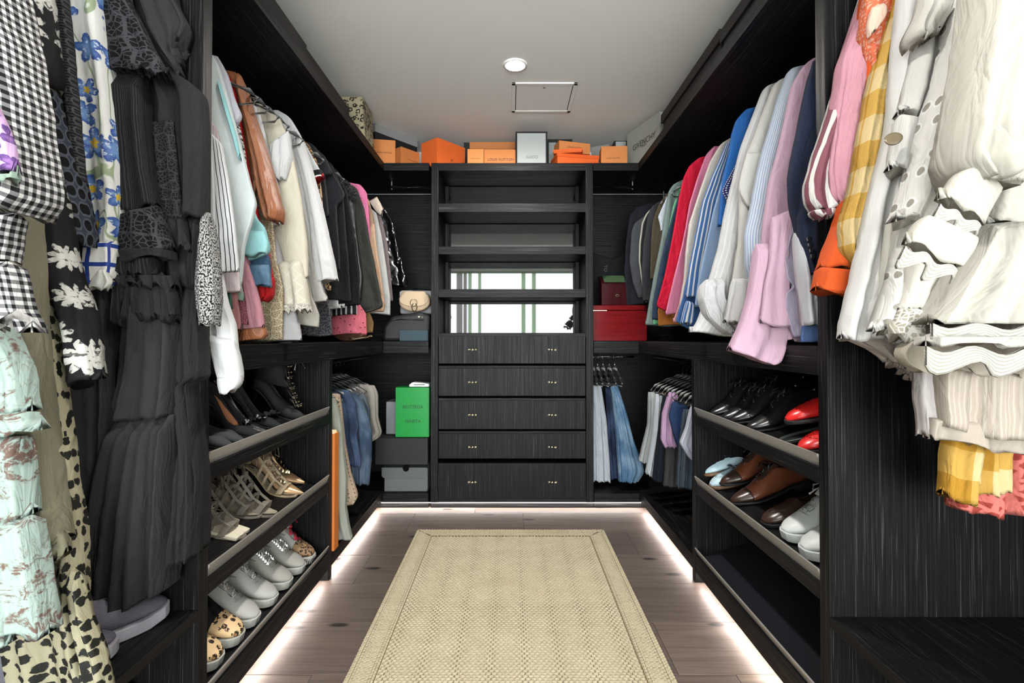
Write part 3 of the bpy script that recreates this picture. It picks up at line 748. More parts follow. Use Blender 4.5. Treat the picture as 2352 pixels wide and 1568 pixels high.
r = nearL('daisy_dress', 'black dress with ragged white daisy print and short puff sleeve', 'dress', 1.03)
cloth('body', daisy, 1.03, [(-200, -150), (-200, 930)], [(20, -150), (70, 60), (100, 240), (130, 420), (160, 560), (182, 650), (214, 730), (224, 800), (234, 878)], r, 0.08, 3.5, 0.016, hem=0.008)
cloth('sleeve', daisy, 1.0, [(20, -120), (36, 0), (44, 90), (60, 150), (72, 188)], [(80, -120), (108, 0), (122, 100), (130, 180), (112, 198)], r, 0.07, 3, 0.010)
r = nearL('leaf_print_dress', 'tan dress with dark leaf print showing below the daisy hem', 'dress', 1.06)
cloth('body', leaf, 1.06, [(-100, 400), (-60, 1200)], [(80, 400), (130, 930), (150, 1040), (164, 1130), (170, 1190)], r, 0.05, 2, 0.008)
r = nearL('snake_print_dress', 'grey snake print dress showing between olive linen and black skirts', 'dress', 1.035)
cloth('body', snake, 1.035, [(-60, 1000), (-40, 1310)], [(140, 1000), (150, 1120), (170, 1170), (177, 1260), (174, 1305)], r, 0.03, 2, 0.008)
r = nearL('cutwork_blouse', 'navy blouse sleeve with latticed cutwork beside the white flowered cuff', 'blouse', 1.09)
cloth('sleeve', navycut, 1.09, [(84, 150), (92, 240), (100, 330), (124, 430), (150, 510), (158, 552)], [(124, 150), (146, 240), (168, 330), (190, 440), (206, 540), (204, 562)], r, 0.07, 2, 0.006)
r = nearL('braid_trim_dress', 'black dress edged with a looped braid band', 'dress', 1.115)
cloth('body', blk3, 1.12, [(-100, -180), (-60, 640)], [(110, -180), (140, 100), (170, 300), (196, 540), (200, 640)], r, 0.04, 2, 0.006)
cloth('braid_band', braidm, 1.10, [(110, -160), (122, 0), (142, 180), (168, 350), (196, 545)], [(140, -160), (152, 0), (170, 180), (186, 350), (207, 548)], r, 0.03, 1, 0.002)
r = nearL('flowered_shirt', 'white shirt with blue flowers and a blue striped turned back cuff', 'shirt', 1.145)
cloth('sleeve', bluefl, 1.145, [(146, -160), (156, 0), (172, 150), (186, 300), (196, 450), (202, 562)], [(222, -160), (234, 0), (246, 120), (262, 270), (276, 380), (281, 450), (279, 510), (268, 566)], r, 0.07, 1.2, 0.006)
cloth('cuff', plaidb, 1.14, [(206, 556), (196, 610), (200, 640), (214, 662)], [(266, 552), (267, 590), (262, 640), (248, 662)], r, 0.07, 1, 0.004)
cloth('cuff_lining', sol(0xefeee6, 'white_sateen', rough=0.5), 1.118, [(232, 618), (214, 645), (208, 663)], [(240, 618), (258, 648), (246, 664)], r, 0.02, 1, 0.003)
r = nearL('wide_trousers', 'wide black trousers hanging straight behind the daisy dress', 'trousers', 1.17)
cloth('leg', blk2, 1.165, [(60, 500), (110, 920), (140, 1200), (176, 1420)], [(236, 500), (249, 700), (248, 900), (241, 1100), (236, 1400)], r, 0.07, 2, 0.012)
cloth('waistband', blk2, 1.17, [(60, 440), (60, 500)], [(232, 440), (236, 500)], r, 0.05, 1, 0.003)
r = nearL('lace_blouse', 'black blouse with lace yoke, openwork sleeve and ruffled hem', 'blouse', 1.19)
cloth('body', blk, 1.20, [(190, -140), (200, 700)], [(262, -140), (330, 170), (345, 350), (366, 520), (372, 700)], r, 0.05, 2, 0.010)
cloth('lace_yoke', blklace, 1.165, [(212, -160), (236, 0), (250, 100), (262, 170), (300, 164)], [(268, -160), (292, 0), (330, 70), (372, 150), (388, 178)], r, 0.05, 2, 0.006)
cloth('sleeve', blkrib, 1.175, [(262, 180), (268, 300), (282, 420), (286, 500)], [(326, 180), (334, 300), (346, 400), (362, 476)], r, 0.06, 1.5, 0.008)
cloth('openwork_cuff', blklace, 1.17, [(286, 492), (288, 550), (296, 592)], [(362, 472), (376, 530), (394, 580)], r, 0.08, 2, 0.006)
cloth('cuff_band', blk, 1.168, [(290, 576), (298, 604)], [(392, 572), (392, 592)], r, 0.085, 1, 0.003)
for k, (a, b, c, d) in enumerate(((262, 590, 356, 640), (270, 632, 396, 660), (300, 655, 398, 735), (254, 640, 308, 755))):
    cloth('ruffle', blkrib if k in (0, 3) else blk, 1.172+0.004*k, [(a, b), (a-6, d-10)], [(c, b), (c+6, d)], r, 0.06, 4, 0.014, hem=0.012)
r = nearL('tiered_skirt', 'long black cotton skirt with a gathered lower tier', 'skirt', 1.215)
cloth('upper_tier', blk2, 1.215, [(318, 640), (300, 760), (290, 880), (270, 962)], [(404, 640), (410, 760), (407, 880), (403, 955)], r, 0.10, 3, 0.016)
cloth('lower_tier', blk2, 1.205, [(268, 958), (240, 1060), (222, 1180), (204, 1300), (188, 1424)], [(404, 950), (398, 1080), (392, 1200), (388, 1280), (385, 1350)], r, 0.13, 5, 0.022, hem=0.0)
cloth('back_panel', blk, 1.225, [(180, 640), (190, 1300)], [(300, 640), (262, 960), (250, 1300)], r, 0.05, 2, 0.012)
r = nearL('smocked_dress', 'black cotton dress with flutter sleeve and smocked front next to the panel', 'dress', 1.245)
cloth('bodice', blk, 1.25, [(280, -150), (310, 0), (338, 170), (346, 350), (380, 520)], [(330, -150), (372, 60), (400, 165), (452, 200), (470, 225), (474, 350), (470, 500)], r, 0.06, 2, 0.010)
cloth('flutter_sleeve', blk2, 1.235, [(296, -150), (320, 0), (352, 100), (410, 172)], [(370, -150), (400, 0), (426, 52), (424, 66), (404, 110)], r, 0.06, 2.5, 0.012)
cloth('smocking', fab('black_smocking', lace(0x131315, 0x3a3a3d, 0.008), wstr=0.8), 1.222, [(344, 280), (350, 400), (366, 510)], [(398, 276), (410, 400), (420, 510)], r, 0.02, 5, 0.003)
cloth('waist_frill', blk, 1.225, [(372, 505), (376, 572)], [(426, 500), (438, 574)], r, 0.05, 5, 0.012, hem=0.008)
cloth('upper_tier', blk, 1.255, [(366, 500), (398, 660)], [(464, 500), (456, 600), (456, 664)], r, 0.07, 3, 0.014)
cloth('lower_tier', blk, 1.25, [(396, 662), (404, 1000), (386, 1290)], [(456, 660), (466, 760), (468, 870), (438, 876), (462, 1100), (455, 1270)], r, 0.07, 3, 0.018)
cloth('hem_tier', blk, 1.245, [(398, 900), (392, 1100), (386, 1296)], [(432, 900), (452, 1020), (456, 1200), (454, 1274)], r, 0.08, 3.5, 0.018)
r = nearL('tweed_cardigan', 'black and white tweed knit sleeve poking past the panel edge', 'cardigan', 1.262)
cloth('sleeve', twd, 1.235, [(474, 490), (464, 560), (456, 640), (460, 700), (466, 744)], [(480, 488), (488, 530), (496, 590), (503, 680), (497, 746)], r, 0.06, 1, 0.004)
r = nearL('tweed_coat', 'black and white tweed hem peeking out under the black skirt', 'coat', 1.262)
cloth('body', twd, 1.268, [(300, 900), (350, 1340)], [(380, 900), (404, 1240), (416, 1300), (410, 1326), (388, 1336)], r, 0.03, 1, 0.005)

# ------------------------------------------------------------------ hanging clothes by the camera, right (cream dresses)
ivory = sol(0xd9d5c9, 'ivory_crepe', crease=0.7)
ivory2 = sol(0xdedbd2, 'ivory_cotton', crease=0.7)
rick = fab('ivory_rickrack', stripes(0xdedbd2, 0xb9b5a8, 0.0052, 0.35, 0.0, True), wstr=0.4)
eyel = fab('white_eyelet', dots(0xf1efe9, 0xa9a498, 0.052, 0.17, 0.55, 0xffffff), crease=0.9)
crochet = fab('ivory_crochet', lace(0xb9b09e, 0xf6f4ec, 0.010, 0.14), wstr=0.6)
linen = sol(0xe9e5da, 'oatmeal_linen', crease=0.6)
beigerib = fab('beige_rib_knit', ribs(0xc6b8aa, 0xd4c8bb, 0.006), crease=0.6)
pgrey = sol(0xd2cac8, 'pale_mauve_crepe')
XR = 1.33
def nearR(name, label, cat, Y): return garment(name, label, cat, Y, 1)
def scallop(name, m, Y, top, n, wob, width, parent, th=0.016):
    """a wavy-edged band: top = polyline of its upper edge (pixels), hung down by width pixels with n waves"""
    pts = [P(a, b, Y) for a, b in top]; q, T = resamp(pts, 8*n+1); d = (pts[-1]-pts[0]).normalized(); dn = Vector((-d.z, 0, d.x)); dn = dn if dn.z < 0 else -dn
    w = width*Y/F; V, F_, UV = [], [], []; rows = 7
    for s in (0, 1):
        for i, p in enumerate(q):
            wv = sin(2*pi*i/8)
            for k in range(rows):
                e = k/(rows-1)
                c = p + dn*(w*e + wob*Y/F*wv*(0.55+0.45*e))
                V.append((c.x, c.y-th/2+0.012*wv*e + (0.006 if s else 0), c.z)); UV.append((T*i/(8*n), -w*e-wob*Y/F*wv*0.0))
    L_ = len(q)*rows
    for s in (0, 1):
        for i in range(len(q)-1):
            for k in range(rows-1):
                a = s*L_+i*rows+k; fq = (a, a+1, a+rows+1, a+rows); F_.append(fq if s else fq[::-1])
    for i in range(len(q)-1):
        for k in (0, rows-1):
            a = i*rows+k; F_.append((a, a+rows, a+rows+L_, a+L_))
    me = bpy.data.meshes.new(name); me.from_pydata(V, [], F_); ul = me.uv_layers.new(name='UVMap')
    for lp in me.loops: ul.data[lp.index].uv = UV[lp.vertex_index]
    for p_ in me.polygons: p_.use_smooth = True
    return link(name, me, m, parent)
r = nearR('scalloped_dress', 'ivory dress with full sleeve and wavy scalloped trim on cuff and hem', 'dress', 0.88)
cloth('bodice', ivory, 0.93, [(2330, -150), (2300, 300), (2262, 520)], [(2700, -150), (2700, 520)], r, 0.08, 3, 0.010)
cloth('skirt', ivory, 0.905, [(2262, 515), (2236, 560), (2206, 620), (2172, 690), (2136, 745)], [(2700, 515), (2720, 745)], r, 0.14, 5, 0.020, hem=0.0)
cloth('sleeve', ivory, 0.83, [(2252, -120), (2243, 0), (2228, 118), (2214, 232), (2200, 314), (2202, 380), (2236, 424)], [(2420, -120), (2400, 60), (2372, 240), (2340, 330), (2322, 380), (2300, 432)], r, 0.13, 4, 0.016)
cloth('cuff', ivory, 0.825, [(2236, 384), (2196, 396), (2174, 430), (2154, 462)], [(2292, 426), (2298, 432), (2276, 470), (2254, 514)], r, 0.035, 1.5, 0.003, cr=.3)
scallop('scallop_trim', rick, 0.825, [(2152, 470), (2244, 520)], 2, 10, 34, r)
cloth('cuff_lower', ivory, 0.827, [(2130, 494), (2106, 510), (2092, 536), (2080, 560)], [(2234, 540), (2240, 556), (2218, 590), (2192, 622)], r, 0.035, 1.5, 0.003, cr=.3)
scallop('scallop_trim', rick, 0.825, [(2072, 566), (2190, 622)], 2, 13, 34, r)
scallop('scallop_trim', rick, 0.85, [(2134, 742), (2250, 752), (2420, 744), (2700, 742)], 4, 16, 36, r)
cloth('trim_band', ivory2, 0.86, [(2126, 772), (2124, 790)], [(2700, 770), (2720, 792)], r, 0.10, 3, 0.010)
scallop('scallop_trim', rick, 0.845, [(2120, 794), (2240, 806), (2400, 800), (2700, 800)], 4, 20, 44, r)
r = nearR('beige_dress', 'pale beige dress hem hanging just below the scalloped trim', 'dress', 0.95)
cloth('body', sol(0xc4b9a9, 'beige_crepe'), 0.955, [(2100, 775), (2060, 800), (2060, 826), (2112, 852)], [(2560, 775), (2560, 872)], r, 0.05, 4, 0.010)
r = nearR('ribbed_skirt', 'beige ribbed knit skirt hanging below the cream dresses', 'skirt', 0.985)
cloth('body', beigerib, 0.985, [(2330, -330), (2300, 300), (2260, 560), (2190, 760), (2160, 860), (2164, 984)], [(2600, -330), (2580, 500), (2560, 1040)], r, 0.07, 3, 0.018)
cloth('hem_layer', sol(0xc9bcae, 'beige_jersey'), 0.995, [(2140, 960), (2138, 1003)], [(2342, 960), (2344, 1047)], r, 0.05, 2, 0.010)
r = nearR('mauve_skirt', 'narrow pale mauve skirt beside the beige ribbed skirt', 'skirt', 1.03)
cloth('body', pgrey, 1.025, [(2240, -300), (2210, 300), (2150, 660), (2108, 800), (2104, 900), (2108, 1000)], [(2330, -300), (2290, 400), (2200, 700), (2160, 880), (2162, 992)], r, 0.04, 3, 0.010)
r = nearR('eyelet_blouse', 'white eyelet cotton blouse with oval holes in the sleeve', 'blouse', 0.99)
cloth('sleeve', eyel, 0.965, [(2206, -120), (2196, 0), (2183, 89), (2160, 196), (2128, 296), (2104, 386), (2078, 470), (2062, 506)], [(2260, -120), (2244, 0), (2220, 160), (2202, 285), (2196, 380), (2160, 470), (2120, 522)], r, 0.08, 2, 0.008)
cloth('body', eyel, 1.0, [(2120, 300), (2070, 560), (2040, 660), (2006, 756)], [(2300, 300), (2200, 560), (2120, 660), (2060, 778)], r, 0.05, 3, 0.010)
r = nearR('crochet_dress', 'oatmeal linen dress with crochet flower hem and trim', 'dress', 0.97)
cloth('body', linen, 0.965, [(2100, 560), (2086, 640), (2070, 710)], [(2200, 560), (2140, 640), (2114, 712)], r, 0.05, 2, 0.006)
cloth('crochet_hem', crochet, 0.962, [(2070, 708), (2056, 740), (2044, 776)], [(2114, 706), (2118, 740), (2122, 786)], r, 0.05, 2, 0.006, hem=0.008)
cloth('crochet_edging', crochet, 0.955, [(2146, 664), (2120, 690), (2116, 730)], [(2176, 660), (2152, 690), (2130, 726)], r, 0.03, 2, 0.004)
r = nearR('ruffled_shirt', 'white shirt with gathered ruffle sleeve, folded cuff and brown button', 'shirt', 1.045)
cloth('sleeve', sol(0xf4f3ef, 'white_poplin', crease=0.6), 1.035, [(2140, -100), (2104, 104), (2090, 179), (2078, 240), (2066, 268)], [(2230, -100), (2184, 71), (2160, 196), (2140, 260), (2122, 290)], r, 0.07, 2, 0.008)
cloth('cuff', MATS['white_poplin'], 1.025, [(2064, 266), (2056, 310), (2044, 360), (2036, 396)], [(2120, 278), (2110, 330), (2094, 372), (2080, 404)], r, 0.06, 1.2, 0.004)
cloth('ruffle', ivory2, 1.0, [(2130, -60), (2120, 20), (2096, 66), (2090, 90), (2106, 100)], [(2200, -40), (2196, 14), (2178, 34), (2150, 60), (2136, 88)], r, 0.07, 5, 0.008)
bt = MB().lathe((0, 0, 0), [(0.004, -0.002), (0.0125, -0.002), (0.0135, 0.001), (0.011, 0.002), (0.004, 0.0012)], 20)
bt.xform(Matrix.Translation(P(2052, 319, 0.985)) @ Matrix.Rotation(radians(65), 4, 'X') @ Matrix.Rotation(radians(-30), 4, 'Y') @ Matrix.Scale(1.1, 4)).obj('button', plain('horn_button', rgb(92, 82, 62), 0.25), r, True)
r = nearR('white_overshirt', 'long plain white shirt with a curved hem nearest the orange coat', 'shirt', 1.08)
cloth('body', sol(0xf5f4f2, 'white_satin_cotton', rough=0.6, crease=0.4), 1.08, [(2080, -100), (2040, 300), (2000, 480), (1984, 560), (1966, 640), (1942, 730), (1934, 778)], [(2300, -100), (2200, 400), (2160, 600), (2100, 790)], r, 0.07, 2.5, 0.012)
cloth('placket', sol(0xe9e6da, 'cream_placket'), 1.05, [(2040, 500), (2030, 600), (2014, 724)], [(2062, 500), (2052, 600), (2036, 724)], r, 0.03, 1, 0.004)
r = nearR('long_underskirt', 'pinkish beige underskirt with stepped pointed hem behind the white shirt', 'skirt', 1.12)
cloth('body', sol(0xd7cac4, 'blush_lining'), 1.115, [(1960, 600), (1938, 776), (2010, 806), (2044, 824)], [(2300, 600), (2300, 800), (2200, 840), (2090, 870)], r, 0.04, 3, 0.008)
r = nearR('stone_coat', 'pale stone coat edge between the mustard checks and white shirt', 'coat', 1.11)
cloth('body', sol(0xddd6c8, 'stone_wool'), 1.11, [(2080, -100), (2062, 90), (2040, 250), (2018, 420), (1996, 560)], [(2200, -100), (2160, 300), (2100, 620)], r, 0.05, 1.5, 0.008)
check = fab('mustard_check', gingham(0xe9cf98, 0xd9ad55, 0xc28f2e, 0.115), crease=0.7, wstr=0.9, weave=520)
r = nearR('mustard_dress', 'mustard and cream wide checked sleeve beside the orange coat', 'dress', 1.145)
cloth('sleeve', check, 1.135, [(2062, -100), (2054, 0), (2030, 82), (1994, 214), (1974, 321), (1966, 380), (1956, 440), (1936, 510), (1936, 580), (1966, 628)], [(2100, -100), (2086, 0), (2068, 89), (2050, 225), (2026, 357), (2008, 457), (1990, 550), (1972, 628)], r, 0.07, 2, 0.008)
r = nearR('mustard_skirt', 'mustard checked skirt hem hanging above coral lace', 'skirt', 1.03)
cloth('body', check, 1.03, [(2330, -280), (2320, 500), (2230, 840), (2180, 1010), (2168, 1140)], [(2420, -280), (2400, 500), (2290, 900), (2250, 1050), (2236, 1158)], r, 0.05, 1.5, 0.010)
cloth('back_panel', check, 1.05, [(2240, 940), (2230, 1136)], [(2330, 940), (2312, 1036), (2308, 1126)], r, 0.05, 1.5, 0.012)
coral = fab('coral_lace', lace(0xb24a40, 0xf0857a, 0.022, 0.16), wstr=0.5, crease=0.8)
r = nearR('coral_lace_dress', 'coral lace dress hem, lowest of the clothes beside the cream dresses', 'dress', 1.09)
cloth('body', coral, 1.09, [(2186, 1050), (2182, 1140), (2184, 1166)], [(2290, 1050), (2288, 1120), (2286, 1182)], r, 0.06, 1.5, 0.012)
cloth('back_panel', coral, 1.10, [(2330, -220), (2330, 500), (2290, 940), (2284, 1060), (2290, 1172)], [(2480, -220), (2480, 1176)], r, 0.06, 3, 0.014)
orange = sol(0xf0642a, 'orange_wool', wstr=0.5, crease=0.4)
r = nearR('orange_coat', 'bright orange wool coat with wide straight cuff', 'coat', 1.185)
cloth('sleeve', orange, 1.18, [(1990, -60), (1982, 71), (1976, 214), (1958, 375), (1934, 470), (1911, 550), (1886, 616)], [(2080, -60), (2040, 130), (2000, 300), (1984, 440), (1968, 540), (1970, 628)], r, 0.08, 1.0, 0.006)
cloth('cuff', orange, 1.178, [(1885, 614), (1880, 640), (1874, 670)], [(1970, 622), (1966, 650), (1960, 681)], r, 0.085, 1.0, 0.003)
r = nearR('rosette_top', 'coral top covered in ribbon rosettes with a pale pink lining', 'top', 1.165)
cloth('front', fab('coral_rosettes', lace(0xf6b49c, 0xf27a55, 0.011, 0.2), wstr=1.0, crease=1.0), 1.16, [(1996, -40), (1986, 0), (1980, 80), (1996, 158)], [(2080, -40), (2060, 10), (2046, 50), (2028, 110), (2004, 162)], r, 0.05, 3, 0.008)
cloth('lining', sol(0xf3cfbb, 'peach_lining'), 1.135, [(2002, 18), (1992, 60), (1994, 82)], [(2030, 6), (2040, 30), (2006, 76)], r, 0.02, 1, 0.002)
r = nearR('pink_blouse', 'dusty pink blouse with a long full sleeve', 'blouse', 1.215)
cloth('sleeve', sol(0xdc9fae, 'dusty_pink_voile', crease=0.9), 1.205, [(2000, -60), (1986, 0), (1962, 64), (1934, 143), (1926, 200), (1912, 286), (1898, 386), (1908, 456), (1928, 484)], [(2030, -60), (2000, 0), (1984, 90), (1982, 179), (1964, 321), (1950, 411), (1936, 480)], r, 0.07, 2.5, 0.010)
r = nearR('striped_blouse', 'maroon and white wavy striped blouse with gathered cuff by the panel', 'blouse', 1.24)
cloth('sleeve', fab('maroon_stripe', stripes(0x8c5560, 0xf2f0ec, 0.034, 0.42, 0.03), crease=0.7), 1.23, [(1994, -60), (1980, 0), (1958, 71), (1936, 150), (1919, 214), (1890, 296), (1862, 375), (1849, 428), (1851, 466), (1866, 490)], [(2020, -60), (2000, 40), (1970, 160), (1950, 260), (1934, 350), (1926, 420), (1924, 482)], r, 0.07, 2, 0.008)
cloth('cuff', MATS['maroon_stripe'], 1.225, [(1864, 484), (1868, 494), (1880, 500)], [(1924, 478), (1922, 490), (1908, 500)], r, 0.06, 5, 0.005)
# ------------------------------------------------------------------ left rail: blouses and jackets, nearest first
wht = sol(0xeeeff0, 'white_cotton', crease=0.6)
wht2 = sol(0xe6e7ea, 'cool_white_cotton', crease=0.6)
crm = sol(0xece4d0, 'cream_silk', rough=0.6, crease=0.6)
pin = fab('black_pinstripe', stripes(0xe9eaec, 0x2a2a2e, 0.0115, 0.22))
aqua = sol(0xa6dfe2, 'aqua_crepe', crease=0.3)
den = fab('blue_denim', denim(0x3f5f7c, 0x7f9fb8), wstr=0.5)
red = sol(0xc81e22, 'red_jersey', crease=0.4)
rust = sol(0xb5714a, 'rust_sateen', rough=0.45, spec=0.35, crease=0.9)
pinkk = sol(0xd79aa6, 'pink_knit', crease=0.7)
bwfl = fab('black_white_speckle', tweed(0x1b1b1d, 0xe8e8e4, 120))
leo = fab('leopard_print', leopard(0xd8b890, 0x241c16, 0.022, 0xb07c4c))
leath = plain('black_leather', rgb(20, 20, 21), 0.32, 0.5, nscale=40, nstr=0.5)
patent = plain('patent_black', rgb(10, 10, 12), 0.14, 0.6, nscale=9, nstr=0.9)
char = sol(0x3a3b40, 'charcoal_twill')
washed = sol(0x333338, 'washed_black_denim', crease=0.8)
dgreen = sol(0x3a3d38, 'dark_olive_wool')
tan = sol(0xdcb697, 'camel_wool')
sil = sol(0xc6c6c3, 'silver_satin', rough=0.4)
A = lambda *a, **k: rack(-1, *a, **k)
r = A('pinstripe_shirt', 'white shirt with black vertical pinstripes nearest the left panel', 'shirt', pin, 1.365, [(478, 300), (508, 330), (526, 430), (538, 520), (546, 600), (548, 627)], th=0.035, amp=0.006)
r = A('cuffed_shirt', 'long white shirt whose folded sleeve dangles below the waist shelf', 'shirt', wht2, 1.345, [(470, 150), (484, 300), (494, 500), (500, 640)], th=0.03)
cloth('sleeve', wht, 1.36, [(476, 580), (480, 690), (484, 760), (486, 800), (494, 826)], [(502, 590), (520, 690), (540, 750), (548, 810), (552, 840)], r, 0.045, 1.5, 0.008)
cloth('cuff', wht, 1.345, [(482, 768), (488, 800), (500, 850), (506, 870)], [(536, 780), (548, 820), (554, 860), (552, 872)], r, 0.05, 1.2, 0.003, cr=.5)
cloth('cuff_lining', wht2, 1.34, [(504, 864), (506, 890), (512, 906)], [(552, 862), (555, 880), (542, 896)], r, 0.042, 1, 0.003, cr=.4)
A('blush_blouse', 'pale blush top whose hem shows under the pinstriped shirt', 'top', sol(0xe6d6d8, 'blush_viscose'), 1.425, [(500, 300), (540, 560), (551, 668)], th=0.03, amp=0.005)
r = A('mint_jacket', 'very pale mint jacket with a broad lapel behind the pinstriped shirt', 'jacket', sol(0xe2ecec, 'pale_mint_crepe', crease=0.25), 1.47, [(488, 128), (500, 150), (520, 215), (546, 310), (566, 390), (588, 468), (580, 500), (562, 560), (552, 650)], th=0.05, amp=0.008)
cloth('aqua_facing', aqua, 1.452, [(500, 186), (512, 230), (530, 300), (548, 362)], [(505, 190), (524, 250), (542, 316), (552, 366)], r, 0.015, 1, 0.002)
r = A('lilac_grey_tee', 'pale grey short sleeved tee on the dress side beside the red top', 'tee', sol(0xd4d5e0, 'grey_lilac_jersey'), 1.52, [(500, 130), (520, 168), (536, 220), (556, 266), (552, 280), (540, 290), (556, 345)], th=0.05)
A('speckled_blouse', 'black and white speckled blouse edge between grey tee and red top', 'blouse', bwfl, 1.55, [(520, 180), (548, 280), (560, 340), (568, 410)], th=0.03)
r = A('aqua_jacket', 'aqua jacket with a slanted pocket flap hanging before blue denim', 'jacket', aqua, 1.57, [(520, 200), (560, 400), (586, 500), (606, 520), (618, 560), (617, 583), (590, 592), (560, 600)], th=0.05, amp=0.005)
cloth('pocket_flap', aqua, 1.54, [(575, 530), (562, 565), (560, 590)], [(604, 530), (618, 556), (612, 582)], r, 0.02, 1, 0.002)
r = A('denim_skirt', 'faded blue denim skirt under the aqua jacket', 'skirt', den, 1.6, [(560, 480), (600, 560), (617, 594), (620, 640), (621, 661)], ztop=1.6, th=0.06, amp=0.006)
cloth('hem_band', den, 1.565, [(563, 606), (564, 654)], [(617, 608), (620, 658)], r, 0.02, 1, 0.003)
A('sage_top', 'sage green top hem peeking beside the denim skirt', 'top', sol(0x8fa79a, 'sage_jersey'), 1.50, [(530, 500), (552, 640), (561, 690)], th=0.03)
A('dark_green_top', 'dark green top hem peeking next to the dangling white sleeve', 'top', sol(0x3d6a55, 'bottle_green'), 1.44, [(500, 500), (526, 640), (532, 706)], th=0.03)
r = A('red_top', 'bright red long sleeved top with banded cuff', 'top', red, 1.645, [(528, 176), (540, 210), (556, 300), (572, 390), (596, 510), (620, 590), (628, 640)], th=0.05, amp=0.006)
cloth('sleeve_end', red, 1.63, [(592, 650), (600, 690)], [(628, 636), (626, 682), (612, 692)], r, 0.05, 1.5, 0.006)
A('pink_cardigan', 'dusty pink knit cardigan hem below the denim skirt', 'cardigan', pinkk, 1.56, [(560, 560), (588, 660), (600, 720), (603, 752)], th=0.06, amp=0.012)
A('berry_top', 'dark berry sparkling knit hem beside the dusty pink cardigan', 'top', fab('berry_lurex', tweed(0x5a2a34, 0xa86470, 260)), 1.525, [(540, 560), (560, 680), (568, 746)], th=0.03)
A('rose_top', 'muted rose top hem left of the berry knit', 'top', sol(0xb37a7c, 'muted_rose'), 1.49, [(520, 560), (545, 680), (552, 760)], th=0.03)
r = A('rust_blouse', 'rust coloured sateen blouse with long gathered sleeve', 'blouse', rust, 1.70, [(522, 162), (546, 168), (560, 200), (576, 280), (588, 360), (580, 500)], th=0.06, amp=0.008)
cloth('sleeve', rust, 1.675, [(548, 172), (566, 260), (584, 350), (598, 430), (614, 495), (620, 510)], [(552, 172), (574, 250), (604, 330), (624, 400), (640, 460), (649, 488), (644, 508)], r, 0.09, 2, 0.010)
r = A('rust_trousers', 'folded rust trousers resting on the waist shelf', 'trousers', rust, 1.58, [(540, 600), (600, 720), (612, 770), (604, 782)], ztop=1.5, th=0.06, amp=0.010)
r = A('ivory_ruffle_blouse', 'ivory blouse with buttons and ruffled collar behind the rust sleeve', 'blouse', wht, 1.76, [(570, 236), (592, 246), (606, 300), (620, 360), (640, 440), (640, 520)], th=0.05)
r = A('lace_slip', 'beige lace slip edge beside the cream lace dress', 'slip', fab('beige_lace', lace(0xa59272, 0xe6dabc, 0.008)), 1.735, [(590, 300), (625, 500), (634, 600), (650, 660), (648, 780)], th=0.035)
r = A('cream_lace_dress', 'cream silk dress with quilted lattice and lace hem', 'dress', crm, 1.83, [(600, 240), (640, 268), (664, 320), (676, 380), (690, 450), (704, 560), (708, 640)], th=0.06, amp=0.010)
cloth('skirt', fab('cream_lattice', lambda t, uv: t.mix(t.math('MAXIMUM', t.step(t.math('ABSOLUTE', t.math('SUBTRACT', t.math('FRACT', t.math('MULTIPLY', t.math('ADD', xy(t, uv)[0], xy(t, uv)[1]), 22.0)), 0.5)), 0.05, 0.03), t.step(t.math('ABSOLUTE', t.math('SUBTRACT', t.math('FRACT', t.math('MULTIPLY', t.math('SUBTRACT', xy(t, uv)[0], xy(t, uv)[1]), 22.0)), 0.5)), 0.05, 0.03)), rgb(236, 229, 210), rgb(250, 246, 234)), rough=0.6), 1.80, [(632, 600), (636, 650), (642, 705)], [(690, 600), (702, 650), (709, 704)], r, 0.07, 2, 0.010)
cloth('lace_hem', fab('white_lace', lace(0xb9b2a4, 0xf2eee4, 0.009)), 1.795, [(641, 700), (646, 722)], [(709, 698), (712, 712)], r, 0.08, 4, 0.008, hem=0.008)
cloth('flutter_sleeve', wht, 1.80, [(628, 330), (622, 380), (636, 420)], [(662, 300), (668, 360), (656, 412)], r, 0.06, 2, 0.010)
A('grey_linen_dress', 'pale grey linen dress hem falling to the waist shelf', 'dress', sol(0xc6c4c6, 'grey_linen'), 1.80, [(640, 560), (676, 700), (690, 760), (692, 784)], th=0.05, amp=0.014)
r = A('bell_sleeve_blouse', 'crisp white blouse with a wide three quarter sleeve', 'blouse', wht, 2.06, [(640, 254), (666, 270), (690, 310), (706, 370), (720, 430), (716, 560)], th=0.06)
cloth('sleeve', wht, 2.03, [(668, 330), (690, 420), (704, 520), (706, 600), (714, 648)], [(690, 310), (712, 380), (734, 460), (752, 540), (766, 600), (773, 646)], r, 0.09, 1.5, 0.010)
A('cream_shirt', 'off white crumpled shirt tail under the wide white sleeve', 'shirt', sol(0xd9d6cf, 'off_white_linen'), 2.0, [(680, 400), (726, 600), (742, 660), (752, 694)], th=0.06, amp=0.014)
A('ecru_skirt', 'ecru skirt hem below the off white shirt tail', 'skirt', sol(0xcac6ba, 'ecru_crepe'), 1.96, [(680, 500), (720, 690), (733, 722), (731, 748)], th=0.05)
r = A('striped_cuff_tee', 'white pleated tee with black, white and red banded sleeve', 'tee', wht, 2.14, [(676, 300), (690, 312), (712, 350), (738, 396), (728, 420)], th=0.05)
cloth('banded_cuff', fab('banded_cuff', lambda t, uv: t.ramp(t.math('FRACT', t.math('MULTIPLY', t.math('ADD', xy(t, uv)[1], 0.0), 1/0.048)), [(0.0, rgb(200, 30, 34)), (0.30, rgb(200, 30, 34)), (0.31, rgb(240, 240, 240)), (0.44, rgb(240, 240, 240)), (0.45, rgb(24, 24, 26)), (1.0, rgb(24, 24, 26))])), 2.10, [(707, 398), (711, 418)], [(738, 390), (743, 410)], r, 0.06, 1, 0.002, seed=0.0)
